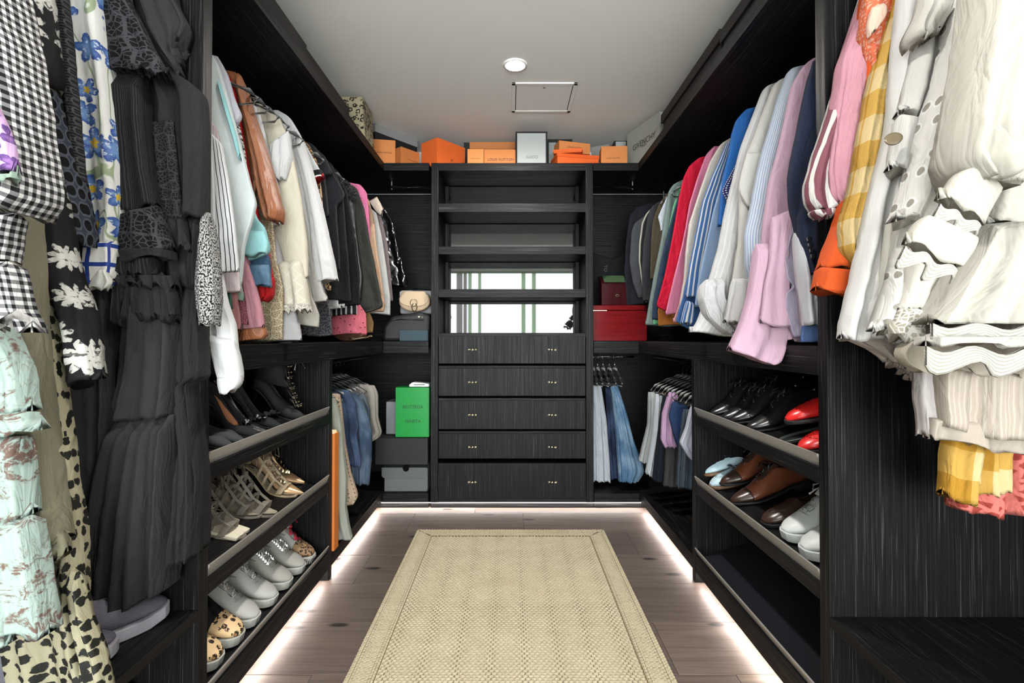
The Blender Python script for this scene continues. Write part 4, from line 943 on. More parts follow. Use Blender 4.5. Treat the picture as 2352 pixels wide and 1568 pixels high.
A('leopard_blouse', 'leopard print blouse sleeve edge beside black tees', 'blouse', leo, 2.20, [(692, 316), (712, 336), (730, 375), (738, 440), (752, 640), (760, 668)], th=0.035)
r = A('black_tee', 'washed black tee with rolled sleeve behind the banded cuff', 'tee', washed, 2.27, [(704, 326), (722, 334), (744, 366), (764, 392), (758, 402), (746, 404), (756, 500)], th=0.05)
A('grey_knit_skirt', 'grey herringbone knit skirt with dark hem on the waist shelf', 'skirt', fab('grey_herringbone', tweed(0x38383c, 0x6a6a70, 150)), 2.19, [(700, 420), (734, 600), (760, 720), (763, 770)], th=0.05)
for k, (Y, e, lb) in enumerate(((2.335, [(724, 340), (744, 356), (766, 400), (792, 446), (784, 462), (772, 470), (780, 620)], 'black tee with a loose short sleeve, second after the banded cuff'),
      (2.41, [(740, 360), (762, 376), (784, 430), (790, 480), (800, 600), (806, 690)], 'black long sleeved top behind the loose black tee'),
      (2.48, [(756, 378), (776, 392), (796, 440), (810, 520), (822, 620), (826, 700)], 'black cotton jacket among the dark tops beside the black coat'))):
    A('black_tee', lb, 'tee', (washed, blk, blk3)[k], Y, e, th=0.05)
A('white_lined_vest', 'black vest with a white edge between the dark tops', 'vest', sol(0xdadada, 'white_lining'), 2.44, [(762, 400), (772, 440), (780, 540), (782, 560), (776, 700), (792, 708)], th=0.02)
A('striped_track_top', 'black top with three pale stripes at its cuff', 'top', fab('track_stripe', stripes(0x1c1c1e, 0xc8c8c8, 0.02, 0.3)), 2.53, [(790, 560), (806, 690), (820, 700), (820, 724)], ztop=1.5, th=0.03)
r = A('fur_collar_jacket', 'black leather jacket with a fur collar and quilted sleeve', 'jacket', leath, 2.60, [(776, 402), (800, 416), (822, 446), (814, 470), (820, 540), (834, 640), (830, 690)], th=0.07)
m = MB(); rs = random.Random(4)
for i in range(160):
    u = rs.random(); p = P(788+30*u+rs.uniform(-6, 6), 420+34*u+rs.uniform(-8, 12), 2.55)
    m.tube([p, p+Vector((rs.uniform(-.02, .03), rs.uniform(-.02, .01), rs.uniform(-.03, .005)))], [0.003, 0.0006], 4)
fo = m.obj('fur_collar', sol(0x202022, 'black_fur', sheen=0.3), r); fo['kind'] = 'stuff'
A('long_black_coat', 'long dark olive black coat, widest of the dark coats', 'coat', dgreen, 2.70, [(796, 420), (818, 430), (836, 480), (850, 560), (866, 640), (878, 704), (872, 708), (850, 716)], th=0.08, amp=0.012)
A('hot_pink_shirt', 'hot pink shirt shoulder standing out among black jackets', 'shirt', sol(0xf07fae, 'hot_pink_satin', rough=0.5), 2.76, [(806, 420), (828, 424), (842, 442), (846, 480), (850, 560), (856, 620), (864, 650)], th=0.04)
r = A('camel_coat', 'pale camel coat with an upturned buckled cuff', 'coat', tan, 2.84, [(820, 440), (846, 456), (858, 500), (866, 580), (876, 640), (884, 700), (880, 714)], th=0.06)
cloth('cuff_tab', sol(0xd9cabb, 'camel_cuff'), 2.80, [(848, 462), (862, 484), (874, 494)], [(866, 452), (876, 470), (880, 484)], r, 0.03, 1, 0.002)
A('silver_coat', 'silver grey satin coat between camel and glossy black', 'coat', sil, 2.93, [(840, 470), (864, 488), (876, 540), (888, 620), (896, 680), (896, 722)], th=0.05)
A('mauve_grey_knit', 'muted mauve grey knit beside the glossy black jacket', 'cardigan', sol(0x8d7f80, 'mauve_grey_knit'), 3.01, [(850, 480), (876, 500), (890, 560), (898, 640), (902, 690)], th=0.04)
r = A('glossy_jacket', 'glossy crinkled black jacket at the back corner above the handbags', 'jacket', patent, 3.14, [(860, 462), (882, 474), (902, 510), (914, 560), (926, 610), (936, 640), (934, 656)], th=0.09, amp=0.014, cr=2.5)
A('pink_scarf_dress', 'coral pink dotted dress end trailing onto the shelf', 'dress', fab('pink_dot', dots(0xe8788a, 0x7a2a38, 0.035, 0.1, 0.8)), 2.62, [(800, 600), (826, 700), (840, 720), (842, 768)], ztop=1.45, th=0.05)
A('gold_knit_scarf', 'gold brown knitted end trailing beside the coral pink dress', 'scarf', sol(0x9c7c50, 'gold_knit', wstr=1.0), 2.74, [(820, 640), (846, 710), (858, 740), (856, 762)], ztop=1.4, th=0.04)
for i, (Y, lb) in enumerate(((1.70, 'black velvet hanger inside the rust blouse'), (1.77, 'black velvet hanger inside the ivory ruffled blouse'), (1.84, 'black velvet hanger inside the cream lace dress'),
      (1.92, 'bare black velvet hanger between cream dress and white blouse'), (2.05, 'black velvet hanger inside the wide sleeved white blouse'), (2.27, 'black velvet hanger inside the washed black tee'), (2.54, 'bare black velvet hanger beside the fur collar'))):
    hanger(-RX+.045, Y-.05, ZR-.012, lb, -0.12, w=0.225)

# ------------------------------------------------------------------ right rail: shirts, nearest first
B = lambda *a, **k: rack(1, *a, **k)
pnk = sol(0xe6bfd6, 'pale_pink_poplin', crease=0.5)
lav = fab('lavender_rib', stripes(0xb9aecb, 0xd3cbe0, 0.0042, 0.4))
ltb = fab('light_blue_pinstripe', stripes(0xe8eef6, 0xa9c0e0, 0.0058, 0.42))
blst = fab('blue_white_stripe', stripes(0x4c79b8, 0xf2f2f0, 0.0165, 0.34), crease=0.3)
sky_ = sol(0x9db8de, 'sky_blue_poplin', crease=0.4)
royal = sol(0x2f74c8, 'royal_blue_pique')
navy = sol(0x232c44, 'navy_linen', wstr=0.6)
ind = sol(0x30509a, 'deep_blue_cotton')
redl = sol(0xe0143c, 'scarlet_linen', crease=0.8)
pk2 = sol(0xec8fb4, 'candy_pink_linen', crease=0.8)
eg = sol(0x7f938f, 'grey_green_linen', crease=0.8)
r = B('navy_blazer', 'navy linen blazer with a row of dark cuff buttons by the right panel', 'blazer', navy, 1.345, [(1868, 140), (1852, 200), (1834, 290), (1818, 360), (1810, 408), (1814, 470), (1830, 540), (1846, 590)], th=0.05, ztop=1.9)
cloth('sleeve', navy, 1.33, [(1844, 420), (1830, 500), (1838, 552), (1850, 600), (1861, 636)], [(1900, 420), (1886, 520), (1880, 590), (1877, 638)], r, 0.05, 1, 0.004)
for k in range(4):
    q = P(1858+3*k, 550+13*k, 1.298)
    MB().lathe((0, 0, 0), [(0.002, -0.003), (0.0075, -0.002), (0.008, 0.001), (0.004, 0.002)], 14).xform(Matrix.Translation(q) @ Matrix.Rotation(radians(90), 4, 'X')).obj('button', plain('dark_button', rgb(20, 20, 24), 0.2), r, True)
r = B('satin_shirt', 'silvery white satin shirt hanging below the navy blazer', 'shirt', sol(0xdcdde4, 'silvery_satin', rough=0.35, spec=0.5, crease=0.4), 1.37, [(1850, 300), (1824, 520), (1826, 570), (1832, 620), (1838, 690), (1844, 742)], ztop=1.88, th=0.03, hemz=1.08)
cloth('sleeve', MATS['silvery_satin'], 1.35, [(1826, 530), (1830, 600), (1838, 680), (1845, 744)], [(1846, 540), (1856, 600), (1872, 690), (1886, 746)], r, 0.05, 1.2, 0.006)
B('cornflower_shirt', 'cornflower blue shirt hem under the silvery satin sleeve', 'shirt', sol(0x6f8cc8, 'cornflower_cotton'), 1.39, [(1860, 500), (1850, 700), (1840, 782)], ztop=1.8, th=0.03)
r = B('lavender_shirt', 'lavender ribbed shirt between pale pink and satin white', 'shirt', lav, 1.43, [(1856, 200), (1830, 400), (1818, 520), (1800, 590), (1806, 640), (1822, 660), (1802, 672), (1801, 710), (1812, 745), (1824, 772)], th=0.045, amp=0.010)
r = B('pale_pink_shirt', 'pale pink shirt with a long cuff hanging over the shelf edge', 'shirt', pnk, 1.52, [(1868, 134), (1846, 150), (1818, 200), (1800, 290), (1784, 360), (1764, 428), (1752, 526), (1744, 600), (1722, 688), (1716, 740)], th=0.06, hemz=1.06)
cloth('sleeve', pnk, 1.475, [(1738, 560), (1728, 640), (1719, 690), (1700, 748), (1686, 780), (1676, 804)], [(1790, 560), (1800, 640), (1808, 700), (1800, 790), (1788, 834), (1770, 838)], r, 0.07, 1.5, 0.008, hem=0.0)
cloth('pocket_panel', pnk, 1.435, [(1772, 500), (1768, 600), (1756, 650), (1745, 742)], [(1818, 480), (1808, 600), (1814, 700), (1816, 754)], r, 0.03, 1, 0.005)
cloth('tail', pnk, 1.47, [(1790, 740), (1787, 776)], [(1832, 750), (1838, 786)], r, 0.04, 2, 0.006)
r = B('pinstripe_blue_shirt', 'white shirt with fine light blue stripes left of the pale pink shirt', 'shirt', ltb, 1.62, [(1848, 150), (1812, 160), (1786, 230), (1764, 310), (1746, 370), (1734, 415), (1720, 494), (1711, 540), (1712, 608), (1724, 654)], th=0.06)
r = B('ivory_dinner_shirt', 'ivory shirt with a piped lapel left of the fine blue stripes', 'shirt', sol(0xe6e4de, 'ivory_poplin', crease=0.4), 1.72, [(1812, 174), (1780, 190), (1752, 260), (1730, 320), (1712, 362), (1698, 430), (1700, 480), (1696, 560), (1684, 640), (1674, 690), (1668, 736)], th=0.06)
cloth('lapel', MATS['ivory_poplin'], 1.685, [(1716, 350), (1702, 400), (1696, 438), (1718, 476)], [(1750, 350), (1746, 420), (1732, 470), (1722, 480)], r, 0.02, 1, 0.003)
cloth('tail', sol(0xeeeeee, 'white_broadcloth'), 1.69, [(1684, 640), (1674, 690), (1665, 738)], [(1722, 640), (1722, 700), (1702, 744)], r, 0.05, 1.5, 0.008)
r = B('pleated_dress_shirt', 'white shirt with pleated front and crumpled sleeve looped at the hem', 'shirt', fab('white_pleats', stripes(0xe4e4e6, 0xf6f6f6, 0.013, 0.3), crease=0.7), 1.82, [(1784, 190), (1756, 200), (1724, 280), (1702, 340), (1684, 410), (1666, 482), (1648, 580), (1630, 640), (1618, 700), (1600, 745), (1584, 765)], th=0.07, amp=0.012, hemz=1.03)
cloth('sleeve', sol(0xececee, 'white_broadcloth_2', crease=1.2), 1.78, [(1622, 642), (1608, 660), (1608, 690), (1622, 730), (1650, 756), (1668, 766)], [(1658, 640), (1656, 680), (1674, 720), (1690, 750), (1686, 768)], r, 0.10, 2, 0.014)
B('navy_dot_shirt', 'navy shirt with white dotted cuff between sky blue and white', 'shirt', fab('navy_white_dots', dots(0x27306e, 0xe8e8f0, 0.011, 0.25, 0.0)), 1.90, [(1740, 250), (1716, 320), (1690, 380), (1668, 420), (1659, 438), (1672, 460), (1668, 520)], th=0.04)
B('royal_polo', 'royal blue polo shirt with a high round shoulder', 'shirt', royal, 1.97, [(1736, 248), (1712, 252), (1692, 275), (1681, 310), (1676, 350), (1660, 420), (1650, 520)], th=0.06)
B('sky_shirt', 'plain sky blue shirt right of the bold blue stripes', 'shirt', sky_, 2.05, [(1700, 290), (1680, 330), (1664, 400), (1640, 480), (1626, 550), (1614, 600), (1604, 650), (1597, 702)], th=0.05)
r = B('bold_stripe_shirt', 'blue shirt with bold white stripes and striped cuff', 'shirt', blst, 2.13, [(1686, 312), (1668, 330), (1652, 370), (1636, 405), (1614, 465), (1598, 540), (1584, 612), (1576, 680)], th=0.05, amp=0.005)
cloth('cuff', blst, 2.10, [(1578, 690), (1570, 720), (1566, 742)], [(1592, 696), (1592, 720), (1588, 744)], r, 0.05, 1.5, 0.006)
B('azure_shirt', 'mid blue shirt hem pointing left under the bold stripes', 'shirt', sol(0x4a76b8, 'mid_blue_cotton'), 2.19, [(1640, 400), (1588, 600), (1570, 680), (1552, 738), (1580, 756)], ztop=1.85, th=0.03)
B('cream_linen_shirt', 'cream linen shirt left of the bold blue stripes', 'shirt', sol(0xe3ded6, 'cream_linen', crease=0.9), 2.25, [(1676, 318), (1656, 330), (1632, 370), (1612, 428), (1584, 512), (1575, 580), (1572, 640), (1564, 690), (1560, 726), (1568, 750)], th=0.06)
B('blush_pink_shirt', 'soft blush pink shirt between candy pink and cream', 'shirt', sol(0xe7b3b8, 'soft_blush_linen'), 2.32, [(1650, 360), (1620, 420), (1592, 520), (1572, 640), (1560, 700), (1546, 738)], ztop=1.85, th=0.03)
B('candy_pink_shirt', 'candy pink linen shirt right of the scarlet shirt', 'shirt', pk2, 2.39, [(1640, 336), (1624, 352), (1602, 410), (1584, 470), (1576, 520), (1562, 583), (1546, 646), (1530, 722)], th=0.05)
B('scarlet_shirt', 'scarlet linen shirt, brightest on the rail', 'shirt', redl, 2.47, [(1630, 358), (1606, 362), (1584, 380), (1571, 408), (1560, 458), (1545, 546), (1528, 634), (1508, 704), (1532, 714)], th=0.06)
B('amber_shirt', 'amber brown shirt hem showing beneath the scarlet shirt', 'shirt', sol(0xb06a2c, 'amber_cotton'), 2.53, [(1570, 560), (1540, 660), (1511, 712), (1513, 748)], ztop=1.7, th=0.03)
B('denim_shirt', 'dark navy denim shirt left of the scarlet shirt', 'shirt', sol(0x2c3d55, 'navy_chambray'), 2.59, [(1580, 410), (1562, 440), (1544, 500), (1528, 560), (1518, 600), (1500, 698), (1498, 734)], th=0.05)
B('mint_green_shirt', 'mint green shirt peeking between navy denim and grey green', 'shirt', sol(0x86d3a6, 'mint_green_cotton'), 2.65, [(1576, 420), (1560, 432), (1546, 476), (1530, 560), (1510, 640), (1500, 744)], th=0.03)
B('grey_green_shirt', 'grey green linen shirt with a long straight hem', 'shirt', eg, 2.72, [(1566, 414), (1546, 424), (1536, 440), (1528, 490), (1519, 552), (1506, 616), (1492, 690), (1482, 748)], th=0.06)
B('ice_blue_tee', 'ice blue tee with rolled short sleeve', 'tee', sol(0xd0dbe8, 'ice_blue_jersey'), 2.79, [(1552, 440), (1532, 452), (1522, 474), (1512, 498), (1516, 512), (1518, 528)], th=0.04, hemz=1.5)
B('olive_shirt', 'olive brown shirt next to the dark suits', 'shirt', sol(0x5a5240, 'olive_brown_cotton'), 2.86, [(1550, 434), (1530, 446), (1514, 468), (1500, 508), (1496, 552), (1494, 640)], th=0.05)
B('charcoal_suit', 'charcoal suit jacket left of the olive brown shirt', 'suit', char, 2.93, [(1540, 456), (1512, 464), (1496, 476), (1490, 490), (1478, 560), (1474, 618), (1478, 690)], th=0.06)
B('piped_dinner_jacket', 'black jacket edged with a long white piping', 'jacket', sol(0xb9b6ae, 'white_piping'), 3.0, [(1520, 470), (1500, 474), (1484, 490), (1474, 512), (1468, 560), (1467, 600), (1476, 660), (1484, 694)], th=0.02)
B('black_suit', 'black suit jacket between white piping and charcoal', 'suit', blk3, 2.975, [(1520, 470), (1504, 474), (1488, 490), (1478, 512), (1472, 560), (1471, 600), (1479, 660), (1486, 692)], th=0.03)
B('grey_suit', 'slate grey suit jacket near the back corner of the shirt rail', 'suit', sol(0x4a4d52, 'slate_wool'), 3.09, [(1500, 484), (1478, 498), (1458, 512), (1451, 530), (1446, 602), (1454, 650), (1467, 684)], th=0.06)
B('midnight_coat', 'midnight blue coat, last on the shirt rail in the corner', 'coat', sol(0x20222c, 'midnight_wool'), 3.20, [(1490, 468), (1462, 476), (1446, 496), (1438, 560), (1434, 620), (1440, 700)], th=0.07)
for i, (Y, lb) in enumerate(((2.68, 'black velvet hanger inside the grey green shirt'), (2.86, 'black velvet hanger inside the olive brown shirt'), (3.09, 'black velvet hanger inside the slate grey suit'))):
    hanger(RX-.02, Y-.035, ZR-.03, lb, 0, w=0.225)
# ------------------------------------------------------------------ shoes (modelled heel at the origin, toe along +x)
ROUND = [(0, .30), (.03, .52), (.10, .68), (.3, .72), (.5, .86), (.68, 1.0), (.82, .95), (.91, .78), (.97, .50), (1, .22)]
ALMOND = [(0, .30), (.03, .52), (.10, .66), (.3, .66), (.5, .80), (.68, 1.0), (.80, .88), (.90, .62), (.97, .36), (1, .16)]
POINT = [(0, .30), (.03, .50), (.10, .60), (.3, .52), (.5, .74), (.66, 1.0), (.78, .80), (.89, .46), (.97, .20), (1, .07)]
def tab(t, x): return float(np.interp(x, [a for a, b in t], [b for a, b in t]))
def loft(rings):
    m = MB(); n = len(rings[0])
    for r in rings: m.v += r
    for i in range(len(rings)-1):
        for j in range(n): m.f.append((i*n+j, i*n+(j+1) % n, (i+1)*n+(j+1) % n, (i+1)*n+j))
    m.f.append(tuple(range(n))[::-1]); k = (len(rings)-1)*n; m.f.append(tuple(k+j for j in range(n)))
    return m
def upper(L, W, wt, hs, ss, ops, x0=0.0, x1=1.0, g=0.0, n=20):
    R_ = []
    for i in range(n):
        u = x0+(x1-x0)*(0.5-0.5*cos(pi*i/(n-1))); w = tab(wt, u)*W+g; s = tab(ss, u); h = tab(hs, u)+s+g; o = tab(ops, u)*w; d = h-s
        if o > 0.15*w: half = [(0, s), (.85*w, s), (1.03*w, s+.3*d), (w, s+.55*d), (w*.55+o*.5, s+.86*d), (o, h), (o*.86, h-.006), (o*.8, s+.012), (0, s+.010)]
        else: half = [(0, s), (.85*w, s), (1.03*w, s+.3*d), (.95*w, s+.58*d), (.74*w, s+.83*d), (.45*w, s+.955*d), (.25*w, s+.985*d), (.12*w, h), (0, h)]
        R_.append([(u*L, y, z) for y, z in half] + [(u*L, -y, z) for y, z in half[-2:0:-1]])
    return loft(R_)
def sole(L, W, wt, ss, th, g=0.002, heel=None, n=18):
    R_ = []
    for i in range(n):
        u = 0.5-0.5*cos(pi*i/(n-1)); w = tab(wt, u)*W+g; s = tab(ss, u)+0.002; b = s-(tab(th, u) if isinstance(th, list) else th)
        x = u*L + (g if u > .9 else -g if u < .1 else 0)
        R_.append([(x, -w, b), (x, w, b), (x, w*1.02, (s+b)/2), (x, w, s), (x, -w, s), (x, -w*1.02, (s+b)/2)])
    return loft(R_)
def insole(L, W, wt, ss, a, b, up=0.009):
    m = MB(); n = 12
    for i in range(n):
        u = a+(b-a)*i/(n-1); w = tab(wt, u)*W*.84; z = tab(ss, u)+up
        m.v += [(u*L, -w, z+.004), (u*L, 0, z), (u*L, w, z+.004)]
    for i in range(n-1):
        for j in (0, 1): m.f.append((i*3+j, i*3+j+1, i*3+j+4, i*3+j+3))
    return m
def ftop(L, W, wt, hs, ss, u, v):     # a point on the top of the upper: v from -1 to 1 across
    w = tab(wt, u)*W; s = tab(ss, u); h = tab(hs, u)
    return Vector((u*L, v*w*.8, s+h*(1-.30*abs(v)**2.2)+.003))
def laces(L, W, wt, hs, ss, m, root, u0, u1, n, r=0.0028, loops=True, wv=.38, seed=1, name='laces', tails=1.0):
    b = MB(); rs = random.Random(seed)
    for i in range(n):
        u = u0+(u1-u0)*i/(n-1)
        p = [ftop(L, W, wt, hs, ss, u+(.018*q if i % 2 else -.018*q), q*wv)+Vector((0, 0, .004*(1-q*q))) for q in (-1, -.5, 0, .5, 1)]
        b.tube(p, r, 5)
    if loops:
        a = ftop(L, W, wt, hs, ss, u0, 0)+Vector((0, 0, .004))
        for sg in (-1, 1):
            e = .032*tails
            b.tube([a, a+Vector((.2*e, sg*.5*e, .35*e)), a+Vector((.8*e, sg*1.0*e, .1*e)), a+Vector((1.1*e, sg*.7*e, -.1*e)), a+Vector((.6*e, sg*.3*e, .1*e)), a], r, 5)
            b.tube([a, a+Vector((.7*e, sg*.2*e, .2*e)), a+Vector((1.5*e, sg*(.6+.3*rs.random())*e, -.3*e))], r*.9, 5)
    return b.obj(name, m, root, True)
def sneaker(root, mu, ms, ml, toe=None, L=.28, W=.049, tongue=True, ridged=False, studs=None, lace=True, high=0.0, lr=.0036):
    ss = [(0, .030), (.5, .026), (.8, .026), (1, .034)]; wt = ROUND
    hs = [(0, .070+high), (.12, .074+high), (.25, .068+high), (.38, .092+high*.7), (.55, .074), (.7, .050), (.85, .034), (.95, .021), (1, .008)]
    ops = [(0, .66), (.30, .66), (.40, .42), (.46, 0), (1, 0)] if lace else [(0, .66), (.34, .66), (.46, .55), (.53, 0), (1, 0)]
    upper(L, W, wt, hs, ss, ops).obj('upper', mu, root, True, sub=1)
    sole(L, W, wt, ss, .028 if not ridged else .033, .004).obj('sole', ms, root, False, bevel=.003)
    insole(L, W, wt, ss, .04, .45, .014).obj('insole', plain('shoe_lining_grey', rgb(150, 150, 148), .9), root)
    if ridged:
        m = MB()
        for k in range(17):
            a = radians(-85+170*k/16); x = L*.80+.058*cos(a); y = .053*sin(a)
            m.tube([(x, y, .004), (x+.002*cos(a), y+.002*sin(a), .030)], .0032, 6)
        m.obj('sole_ridges', ms, root, True)
    q = MB()
    for pth in (((.70, -.9), (.74, -.4), (.745, 0), (.74, .4), (.70, .9)), ((.36, -.62), (.52, -.50), (.66, -.46), (.72, -.30)), ((.36, .62), (.52, .50), (.66, .46), (.72, .30))):
        q.tube([ftop(L, W, wt, hs, ss, u, v)-Vector((0, 0, .0015)) for u, v in pth], .0022, 5)
    q.obj('seam', mu, root, True)
    if toe is not None: upper(L, W, wt, hs, ss, [(0, 0), (1, 0)], .70, 1.0, .0015, 12).obj('toe_cap', toe, root, True, sub=1)
    if lace:
        laces(L, W, wt, hs, ss, ml, root, .36, .70, 8, lr, tails=1.3)
        t = MB(); c = ftop(L, W, wt, hs, ss, .44, 0)
        pts = [(-.020, .030), (-.034, .022), (-.036, .0), (-.034, -.022), (-.020, -.030)]
        t.prism([c+Vector((.028, -.020, -.006)), c+Vector((.028, .020, -.006)), c+Vector((-.030, .024, .030)), c+Vector((-.034, 0, .036)), c+Vector((-.030, -.024, .030))], (-.005, 0, -.003)).obj('tongue', mu, root, True, bevel=.003)
    if studs is not None:
        m = MB()
        for k in range(7):
            for v in (-.5, .5):
                c = ftop(L, W, wt, hs, ss, .46+.035*k, v); m.tube([c-Vector((0, 0, .002)), c+Vector((0, 0, .008))], [.007, .001], 4)
        m.obj('studs', studs, root)
HEEL = lambda H: [(0, H), (.12, H*.97), (.25, H*.80), (.42, H*.42), (.56, H*.12), (.66, .004), (.85, .003), (1, .008)]
def stiletto(root, m, H, r=.006, top=.020, x=.018):
    MB().tube([(x, 0, 0), (x, 0, .006), (x, 0, H*.5), (x+.004, 0, H*.85), (x+.012, 0, H+.002)], [r, r*.9, r*1.1, top*.7, top], 10).obj('heel', m, root, True)
def pump(root, mu, lining, H=.085, L=.235, W=.040, extra=None, wt=POINT, heelm=None, rib=None):
    ss = HEEL(H); hs = [(0, .052), (.10, .050), (.25, .030), (.45, .020), (.62, .024), (.70, .030), (.85, .022), (1, .008)]
    ops = [(0, .80), (.5, .84), (.62, .74), (.68, .3), (.72, 0), (1, 0)]
    upper(L, W, wt, hs, ss, ops).obj('upper', mu, root, True, sub=1)
    insole(L, W, wt, ss, .02, .70, .013).obj('insole', lining, root)
    sole(L, W, wt, ss, .004, -.001).obj('sole', plain('black_sole', rgb(24, 22, 22), .6), root)
    if H > .02: stiletto(root, heelm or mu, H)
    if rib is not None: upper(L, W, wt, hs, ss, [(0, 0), (1, 0)], .66, 1.0, .0012, 12).obj('toe_cap', rib, root, True, sub=1)
    if extra == 'bow':
        c = Vector((L*.68, 0, .036)); m = MB()
        for sg in (-1, 1): m.tube([c, c+Vector((.01, sg*.022, .014)), c+Vector((.012, sg*.046, .010)), c+Vector((.004, sg*.05, -.006))], [.010, .015, .017, .014], 8, flat=.5)
        m.obj('bow', mu, root, True)
        MB().tube([(.02, -.022, H+.05), (-.012, -.016, H+.075), (-.02, 0, H+.082), (-.012, .016, H+.075), (.02, .022, H+.05)], .0035, 6).obj('ankle_strap', mu, root, True)
    if extra == 'studs':
        m = MB()
        for k in range(11):
            a = -1+2*k/10; u = .68-.30*abs(a)**1.3
            c = Vector((u*L, a*tab(wt, u)*W*.86, tab(ss, u)+.030)); m.tube([c, c+Vector((0, a*.004, .011))], [.005, .0006], 4)
        m.obj('studs', plain('gold_stud', rgb(226, 206, 160), .22, metal=1.0), root)
        for q in (.10, .26):
            MB().tube([(q*L, -.026, H*.8+.03), (q*L-.004, -.030, H*.9+.075-q*.1), (q*L, 0, H+.095-q*.15), (q*L-.004, .030, H*.9+.075-q*.1), (q*L, .026, H*.8+.03)], .0032, 6).obj('strap', mu, root, True)
def caged(root, m, L=.235, W=.042, H=.075, seed=0):
    ss = HEEL(H); wt = ALMOND; rs = random.Random(seed)
    sole(L, W, wt, ss, .006).obj('sole', m, root)
    insole(L, W, wt, ss, .02, .97, .004).obj('insole', plain('worn_footbed', rgb(150, 140, 122), .8), root)
    stiletto(root, m, H, .007)
    def band(pts, w, nm='strap'):
        b = MB(); P_ = [Vector(p) for p in pts]
        for i, p in enumerate(P_):
            d = (P_[min(i+1, len(P_)-1)]-P_[max(i-1, 0)]).normalized(); side = Vector((1, 0, .35)).normalized()
            nrm = d.cross(side).normalized()*.0022
            for a, c in ((-1, -1), (1, -1), (1, 1), (-1, 1)): b.v.append(tuple(p+side*a*w/2+nrm*c))
        for i in range(len(P_)-1):
            for j in range(4): b.f.append((i*4+j, i*4+(j+1) % 4, i*4+4+(j+1) % 4, i*4+4+j))
        b.f += [(0, 1, 2, 3), tuple(len(b.v)-4+j for j in range(4))]
        return b.obj(nm, m, root, False, bevel=.001)
    arch = lambda u, h: [(u*L+.010*(1-abs(v)**2)-.006, v*tab(wt, u)*W*1.02, tab(ss, u)+.004+h*(1-abs(v)**2.6)) for v in (-1, -.8, -.45, 0, .45, .8, 1)]
    band(arch(.78, .036), .026, 'toe_strap')
    for u, h in ((.60, .052), (.48, .064), (.36, .080)): band(arch(u, h), .012, 'cross_strap')
    for sg in (-1, 1):
        band([(.80*L, sg*W*.55, .036), (.62*L, sg*W*.62, .055), (.46*L, sg*W*.58, .085), (.30*L, sg*W*.60, .115), (.16*L, sg*W*.66, H+.075)], .012, 'side_strap')
    band([(.10*L, -W*.55, H+.01), (.03*L, -W*.5, H+.05), (-.004, 0, H+.06), (.03*L, W*.5, H+.05), (.10*L, W*.55, H+.01)], .030, 'heel_cup')
    b = MB()
    for k in range(5):
        u = .30+.07*k; z = tab(ss, u)+.088-.02*k*.6
        b.tube([(u*L, -W*.55, z), (u*L+.010, 0, z+.008), (u*L, W*.55, z)], .0022, 5)
    a = Vector((.26*L, 0, H+.075))
    for k in range(4):
        th = rs.uniform(-1.2, 1.2); q = Vector((cos(th)*.05, sin(th)*.05, 0))
        b.tube([a, a+q*.5+Vector((0, 0, .028)), a+q+Vector((0, 0, .012+.02*rs.random())), a+q*1.1+Vector((.01, 0, -.02)), a+q*.6+Vector((.01, .006, -.012)), a], .0021, 5)
    b.obj('laces', m, root, True)
def derby(root, mu, ms, ml, L=.285, W=.049, cap=True, wt=ALMOND, toe=None, lace=True, shaft=0.0, mid=None):
    ss = [(0, .026), (.25, .024), (.4, .013), (.7, .008), (1, .012)]
    hs = [(0, .062+shaft), (.12, .066+shaft), (.25, .070+shaft*.8), (.37, .096+shaft*.4), (.55, .074), (.7, .046), (.85, .030), (.95, .020), (1, .008)]
    ops = [(0, .62), (.28, .62), (.38, .40), (.45, 0), (1, 0)]
    upper(L, W, wt, hs, ss, ops).obj('upper', mu, root, True, sub=1)
    sole(L, W, wt, ss, [(0, .026), (.24, .026), (.27, .008), (1, .008)], .004).obj('sole', ms, root, False, bevel=.0015)
    insole(L, W, wt, ss, .04, .44, .013).obj('insole', plain('shoe_lining_tan', rgb(120, 84, 56), .8), root)
    if cap: upper(L, W, wt, hs, ss, [(0, 0), (1, 0)], .76, 1.0, .0014, 10).obj('toe_cap', toe or mu, root, True, sub=1)
    if mid is not None: upper(L, W, wt, hs, ss, ops, .0, .30, .0014, 8).obj('heel_counter', mid, root, True, sub=1)
    if lace:
        laces(L, W, wt, hs, ss, ml, root, .40, .62, 6, .0030, True, .34)
        t = MB()
        for sg in (-1, 1):
            q = [ftop(L, W, wt, hs, ss, u, sg*v)+Vector((0, 0, .001)) for u, v in ((.36, .18), (.50, .14), (.62, .22), (.60, .62), (.42, .72), (.33, .6))]
            t.prism(q, (0, 0, .003))
        t.obj('eyelet_facing', toe or mu, root, False, bevel=.001)
